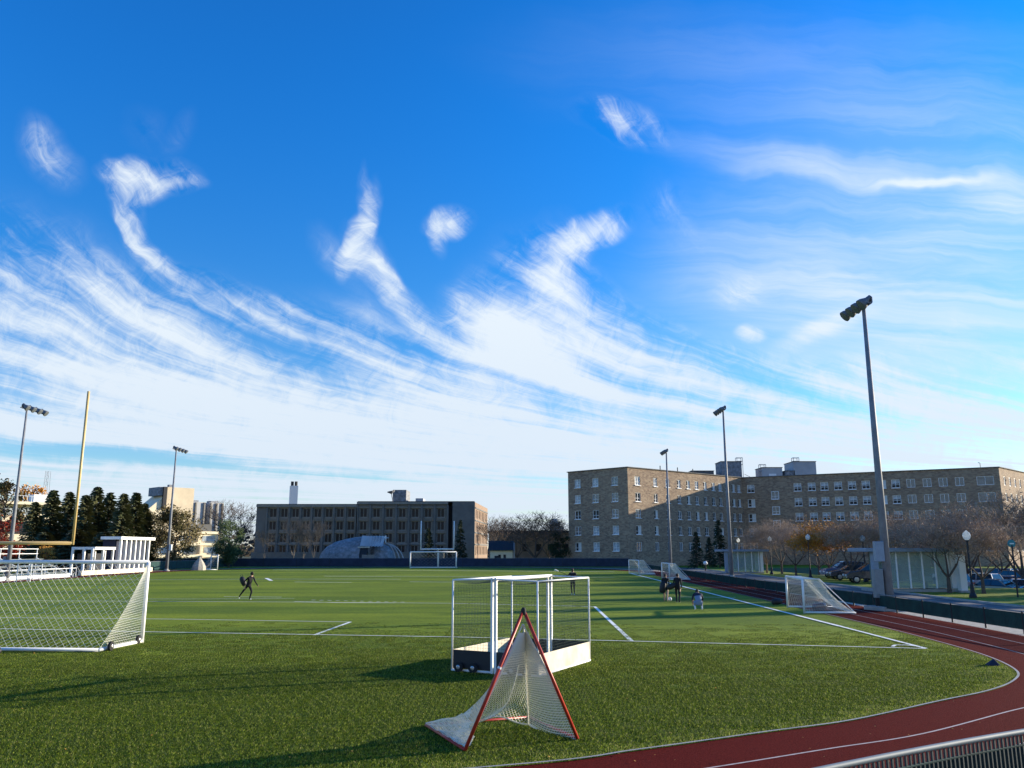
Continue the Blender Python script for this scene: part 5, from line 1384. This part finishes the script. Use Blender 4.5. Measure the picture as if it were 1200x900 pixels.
def spruce(rng, H, W, leaf, name='spruce_tree', nl=26, nbr=9, nq=9, pw=.85, big=1.0):
    tm, lm = MB(), MB(); tm.tube((0, 0, -.05), (0, 0, H*.97), H*.022, H*.004, n=7, cap=False)
    for i in range(nl):
        z = H*(.08+.9*i/nl); R_ = W*.5*(1-i/nl)**pw+.08
        for k2 in range(nbr):
            a = rng.uniform(0, 6.28); Lb = R_*rng.uniform(.7, 1.1); tip = Vector((math.cos(a)*Lb, math.sin(a)*Lb, z-Lb*.25+rng.uniform(-.1, .1)))
            st_ = Vector((0, 0, z)); 
            for q in range(nq):
                t_ = rng.uniform(.15, 1.0); p = st_.lerp(tip, t_)+Vector((rng.uniform(-1, 1), rng.uniform(-1, 1), rng.uniform(-.6, .2)))*.14*H/8
                d_ = (tip-st_).normalized()*H*.028*big*rng.uniform(.7, 1.4); b = Vector((-d_.y, d_.x, rng.uniform(-.1, .02)*2)).normalized()*H*.014*big
                lm.quad(p-d_, p-b, p+d_, p+b+Vector((0, 0, -.05)))
    o = thing(name, 'x', 'tree'); tm.build('trunk', 'bark', o); lm.build('crown', leaf, o); return o
def put(proto, used, px, D, h, label, group, H0, rz=None, wsc=1.0, x=None):
    c = proto if not used.get(id(proto)) else copy_tree(proto)
    used[id(proto)] = True; s_ = h/H0
    c.location = (gx(px, D) if x is None else x, D, 0)
    if 37 < c.location.x < 106 and 65 < D < 134: c.location.z = -.98; s_ *= (h+.98)/h
    c.scale = (s_*wsc, s_*wsc, s_); c.rotation_euler = (0, 0, R.uniform(0, 6.28) if rz is None else rz); c['label'] = label; c['group'] = group
    return c
used = {}
rg = random.Random(21)
BT = [tree_thing('bare_tree', bare_tree(random.Random(s_), 7, .78, .13, 6, 'twig', nleaf=2000, lsize=.065, twr=.020, trunk_h=.2), ('bark', 'twig', 'twig'), ('trunk', 'branches', 'twigs')) for s_ in (1, 2)]
OT = tree_thing('orange_tree', bare_tree(random.Random(5), 7, .78, .13, 6, 'twig', trunk_h=.2, nleaf=11000, lsize=.11, twr=.018), ('bark', 'twig', 'leaf_orange'), ('trunk', 'branches', 'leaves'))
gb = 'bare brown street trees at the right'
ptr = [(899, 107, 603, 'bare brown tree at the right end of the small shelter', 1.0), (916.5, 103, 607, 'bare brown tree second from the small shelter', 1.05), (933, 95, 602, 'bare brown tree just left of the lamp post by the orange tree', 1.05),
 (999, 78, 606, 'bare brown tree right of the orange tree beside the dark sedan', 1.1), (1020, 96, 595, 'bare tree behind the blue car left of the large shelter', 1.15), (1050, 82, 597, 'bare tree just behind the nearest light pole', 1.2),
 (1078, 76, 596, 'bare tree behind the left part of the large shelter', 1.2), (1113, 57, 600, 'dark trunked bare tree in front of the large shelter glass', 1.25), (1153, 56, 592, 'bare tree on the lawn right of the nearest lamp post', 1.2), (1135, 80, 590, 'tall bare tree among the parked cars', 1.2),
 (1175, 98, 596, 'bare tree behind the back row of parked cars', 1.2), (1200, 70, 572, 'bare tree at the right edge crossing the sunlit end wall', 1.2), (960, 118, 606, 'bare tree far behind the orange tree', 1.1), (1098, 104, 603, 'bare tree far behind the large shelter', 1.2)]
for i, (px, D_, yt, lab, ws) in enumerate(ptr): put(BT[i % 2], used, px, D_, zy(yt, D_), lab, gb, 7, wsc=ws*1.15)
put(OT, used, 972.5, 88, zy(607, 88), 'small tree still holding orange leaves beside the lamp post', 'autumn trees', 7, wsc=1.15)
SP = spruce(random.Random(4), 8, 4.4, 'needle')
gs = 'dark conifers by the buildings'
put(SP, used, 817, 132, zy(621.5, 132), 'dark spruce left of the small glass shelter', gs, 8, wsc=1.0)
put(SP, used, 844, 138, zy(607, 138), 'taller dark conifer directly behind the small glass shelter', gs, 8, wsc=.8)
put(SP, used, 501.5, 165, zy(617, 165), 'dark spruce behind the left half of the far soccer goal', gs, 8, wsc=.95)
put(SP, used, 539, 165, zy(607, 165), 'dark spruce against the hall corner right of the far goal', gs, 8, wsc=.75)
put(SP, used, 832, 142, zy(628, 142), 'shorter dark conifer between the two taller ones near the small shelter', gs, 8, wsc=1.0)
ET = leaf_tree(random.Random(8), 8, 5, 5200, 'needle', 'evergreen_tree', 34, .16, .06, 'round')
put(ET, used, 656, 158, zy(624, 158), 'dark round evergreen against the stone building left corner', 'evergreens', 8, wsc=.95)
# bare skyline trees in the middle
BM = tree_thing('bare_tree', bare_tree(random.Random(11), 10, .8, .25, 5, 'bark', nleaf=300, lsize=.08, twr=.05, trunk_h=.12), ('bark', 'bark', 'bark'), ('trunk', 'branches', 'twigs'))
gm = 'bare trees between the hall and the stone building'
for (px, D_, yt, lab, ws) in ((627, 160, 597, 'wide bare tree standing between the hall and the stone building', 1.15), (580, 175, 602, 'bare tree rising right behind the hall end wall', .7), (593, 210, 606, 'slim bare tree above the small dark roofed house', .8), (606, 185, 610, 'low bare tree right of the small house', .9), (643, 185, 603, 'bare tree left of the round evergreen', .9)):
    put(BM, used, px, D_, zy(yt, D_), lab, gm, 10, wsc=ws)
BU = tree_thing('poplar_tree', bare_tree(random.Random(13), 10, .30, .12, 5, 'twig', nleaf=60, lsize=.06, twr=.03, trunk_h=.1), ('bark_grey', 'bark_grey', 'bark_grey'), ('trunk', 'branches', 'twigs'))
gu = 'upright bare trees before the hall'
for (px, yt, lab) in ((309, 617, 'slim bare tree at the left end of the hall front'), (343, 605, 'tallest slim bare tree before the hall'), (367, 607, 'slim bare tree left of the grey dome'), (355, 618, 'shorter slim bare tree between the two taller ones')):
    put(BU, used, px, 178, zy(yt, 178), lab, gu, 10, wsc=.9)
put(BM, used, 268, 215, zy(584, 215), 'large bare tree rising behind the round green tree', gm, 10, wsc=.85)
put(BM, used, 282, 225, zy(610, 225), 'small bare tree at the left end of the hall', gm, 10, wsc=.7)
# left trees
GT = leaf_tree(random.Random(14), 9, 7, 6500, 'leaf_green', 'leafy_tree', 34, .17, .12)
put(GT, used, 268, 140, zy(613, 140), 'round dark green tree left of the hall', 'leafy trees', 9, wsc=.95)
AT = leaf_tree(random.Random(15), 10, 7.5, 7000, 'leaf_brown', 'autumn_tree', 40, .18, .14)
put(AT, used, 203, 128, zy(597, 128), 'brown and olive autumn tree beside the farther left light pole', 'autumn trees', 10, wsc=.95)
put(AT, used, 172, 140, zy(602, 140), 'brown autumn tree just behind the press box', 'autumn trees', 10, wsc=.8)
PT = [spruce(random.Random(30+i), 12, 6.4, 'needle_warm', 'pine_tree', 40, 15, 14, .62, .75) for i in range(2)]
gp = 'row of tall dark conifers at the left'
row = [(33, 585, 'shortest conifer, leftmost of the dark row'), (53, 571, 'conifer left of the yellow upright'), (73, 573, 'leaning topped conifer just left of the yellow upright'), (92, 577, 'conifer right behind the yellow upright'), (105, 567, 'tallest conifer, first right of the yellow upright'), (121, 574, 'conifer second right of the yellow upright'), (137, 575, 'conifer above the press box roof'), (152, 574, 'rightmost tall conifer of the dark row'), (163, 587, 'lower conifer ending the dark row beside the autumn tree')]
for i, (px, yt, lab) in enumerate(row): put(PT[i % 2], used, px, 118+(i % 3)*5, zy(yt, 118+(i % 3)*5), lab, gp, 12, wsc=.92)
low = [(10, 640, 'dark bushy conifer low at the left edge'), (48, 622, 'dark low conifer filling in under the left row'), (85, 618, 'dark low conifer behind the press box end'), (118, 622, 'dark low conifer behind the press box roof')]
for i, (px, yt, lab) in enumerate(low): put(PT[i % 2], used, px, 108, zy(yt, 108), lab, 'low dark conifers behind the press box', 12, wsc=2.3)
RT = leaf_tree(random.Random(50), 6, 4, 3000, 'leaf_red', 'red_tree', 26, .14, .1)
put(RT, used, -2, 100, zy(612, 100), 'small red leaved tree at the left edge', 'autumn trees', 6)
RT2 = leaf_tree(random.Random(51), 12, 5, 2500, 'leaf_brown', 'autumn_tree', 30, .2, .3)
put(RT2, used, -2, 130, zy(566, 130), 'tall brown tree cut by the left edge', 'autumn trees', 12)
RT3 = leaf_tree(random.Random(52), 12, 5, 2500, 'leaf_orange', 'autumn_tree', 30, .2, .3)
put(RT3, used, 26, 190, zy(569, 190), 'orange tree showing above the flat roofed cream house', 'autumn trees', 12)
put(RT3, used, 51, 100, zy(640, 100), 'tiny orange shrub behind the bleachers', 'autumn trees', 12, wsc=1.4)
gx_t = 'unseen conifers added to cast shadow bands on the field'
for (x_, y_, h_, lab, pr) in ((47, 52, 10, 'unseen conifer added for its field shadow, nearest the track bend', PT[0]), (50.5, 58.5, 12, 'tall unseen conifer added for its field shadow, behind the right fence', PT[1]), (53, 66.5, 11.5, 'middle unseen conifer added for its field shadow at the right', PT[0]), (57, 74.5, 13, 'tallest unseen conifer added for its field shadow at the right', PT[1]), (62, 88, 12, 'rearmost unseen conifer added for its field shadow at the right', PT[0])):
    put(pr, used, 0, y_, h_, lab, gx_t, 12, wsc=1.0, x=x_)  # off-camera conifers, added for the long shadow bands they throw across the turf
# distant low wood line along the horizon
mb = MB(); rgw = random.Random(77)
for i in range(5200):
    x = rgw.uniform(-330, 330); y = rgw.uniform(330, 420); hh_ = 7+5*math.sin(x*.05)+3*math.sin(x*.17+1); z = rgw.uniform(0, max(2, hh_)); s_ = rgw.uniform(.6, 1.6)
    a = Vector((rgw.uniform(-1, 1), rgw.uniform(-.3, .3), rgw.uniform(-1, 1))).normalized(); b = a.orthogonal().normalized(); p = Vector((x, y, z)); mb.quad(p-a*s_, p-b*s_, p+a*s_, p+b*s_)
tag(mb.build('distant_woods', 'far_trees'), kind='stuff')
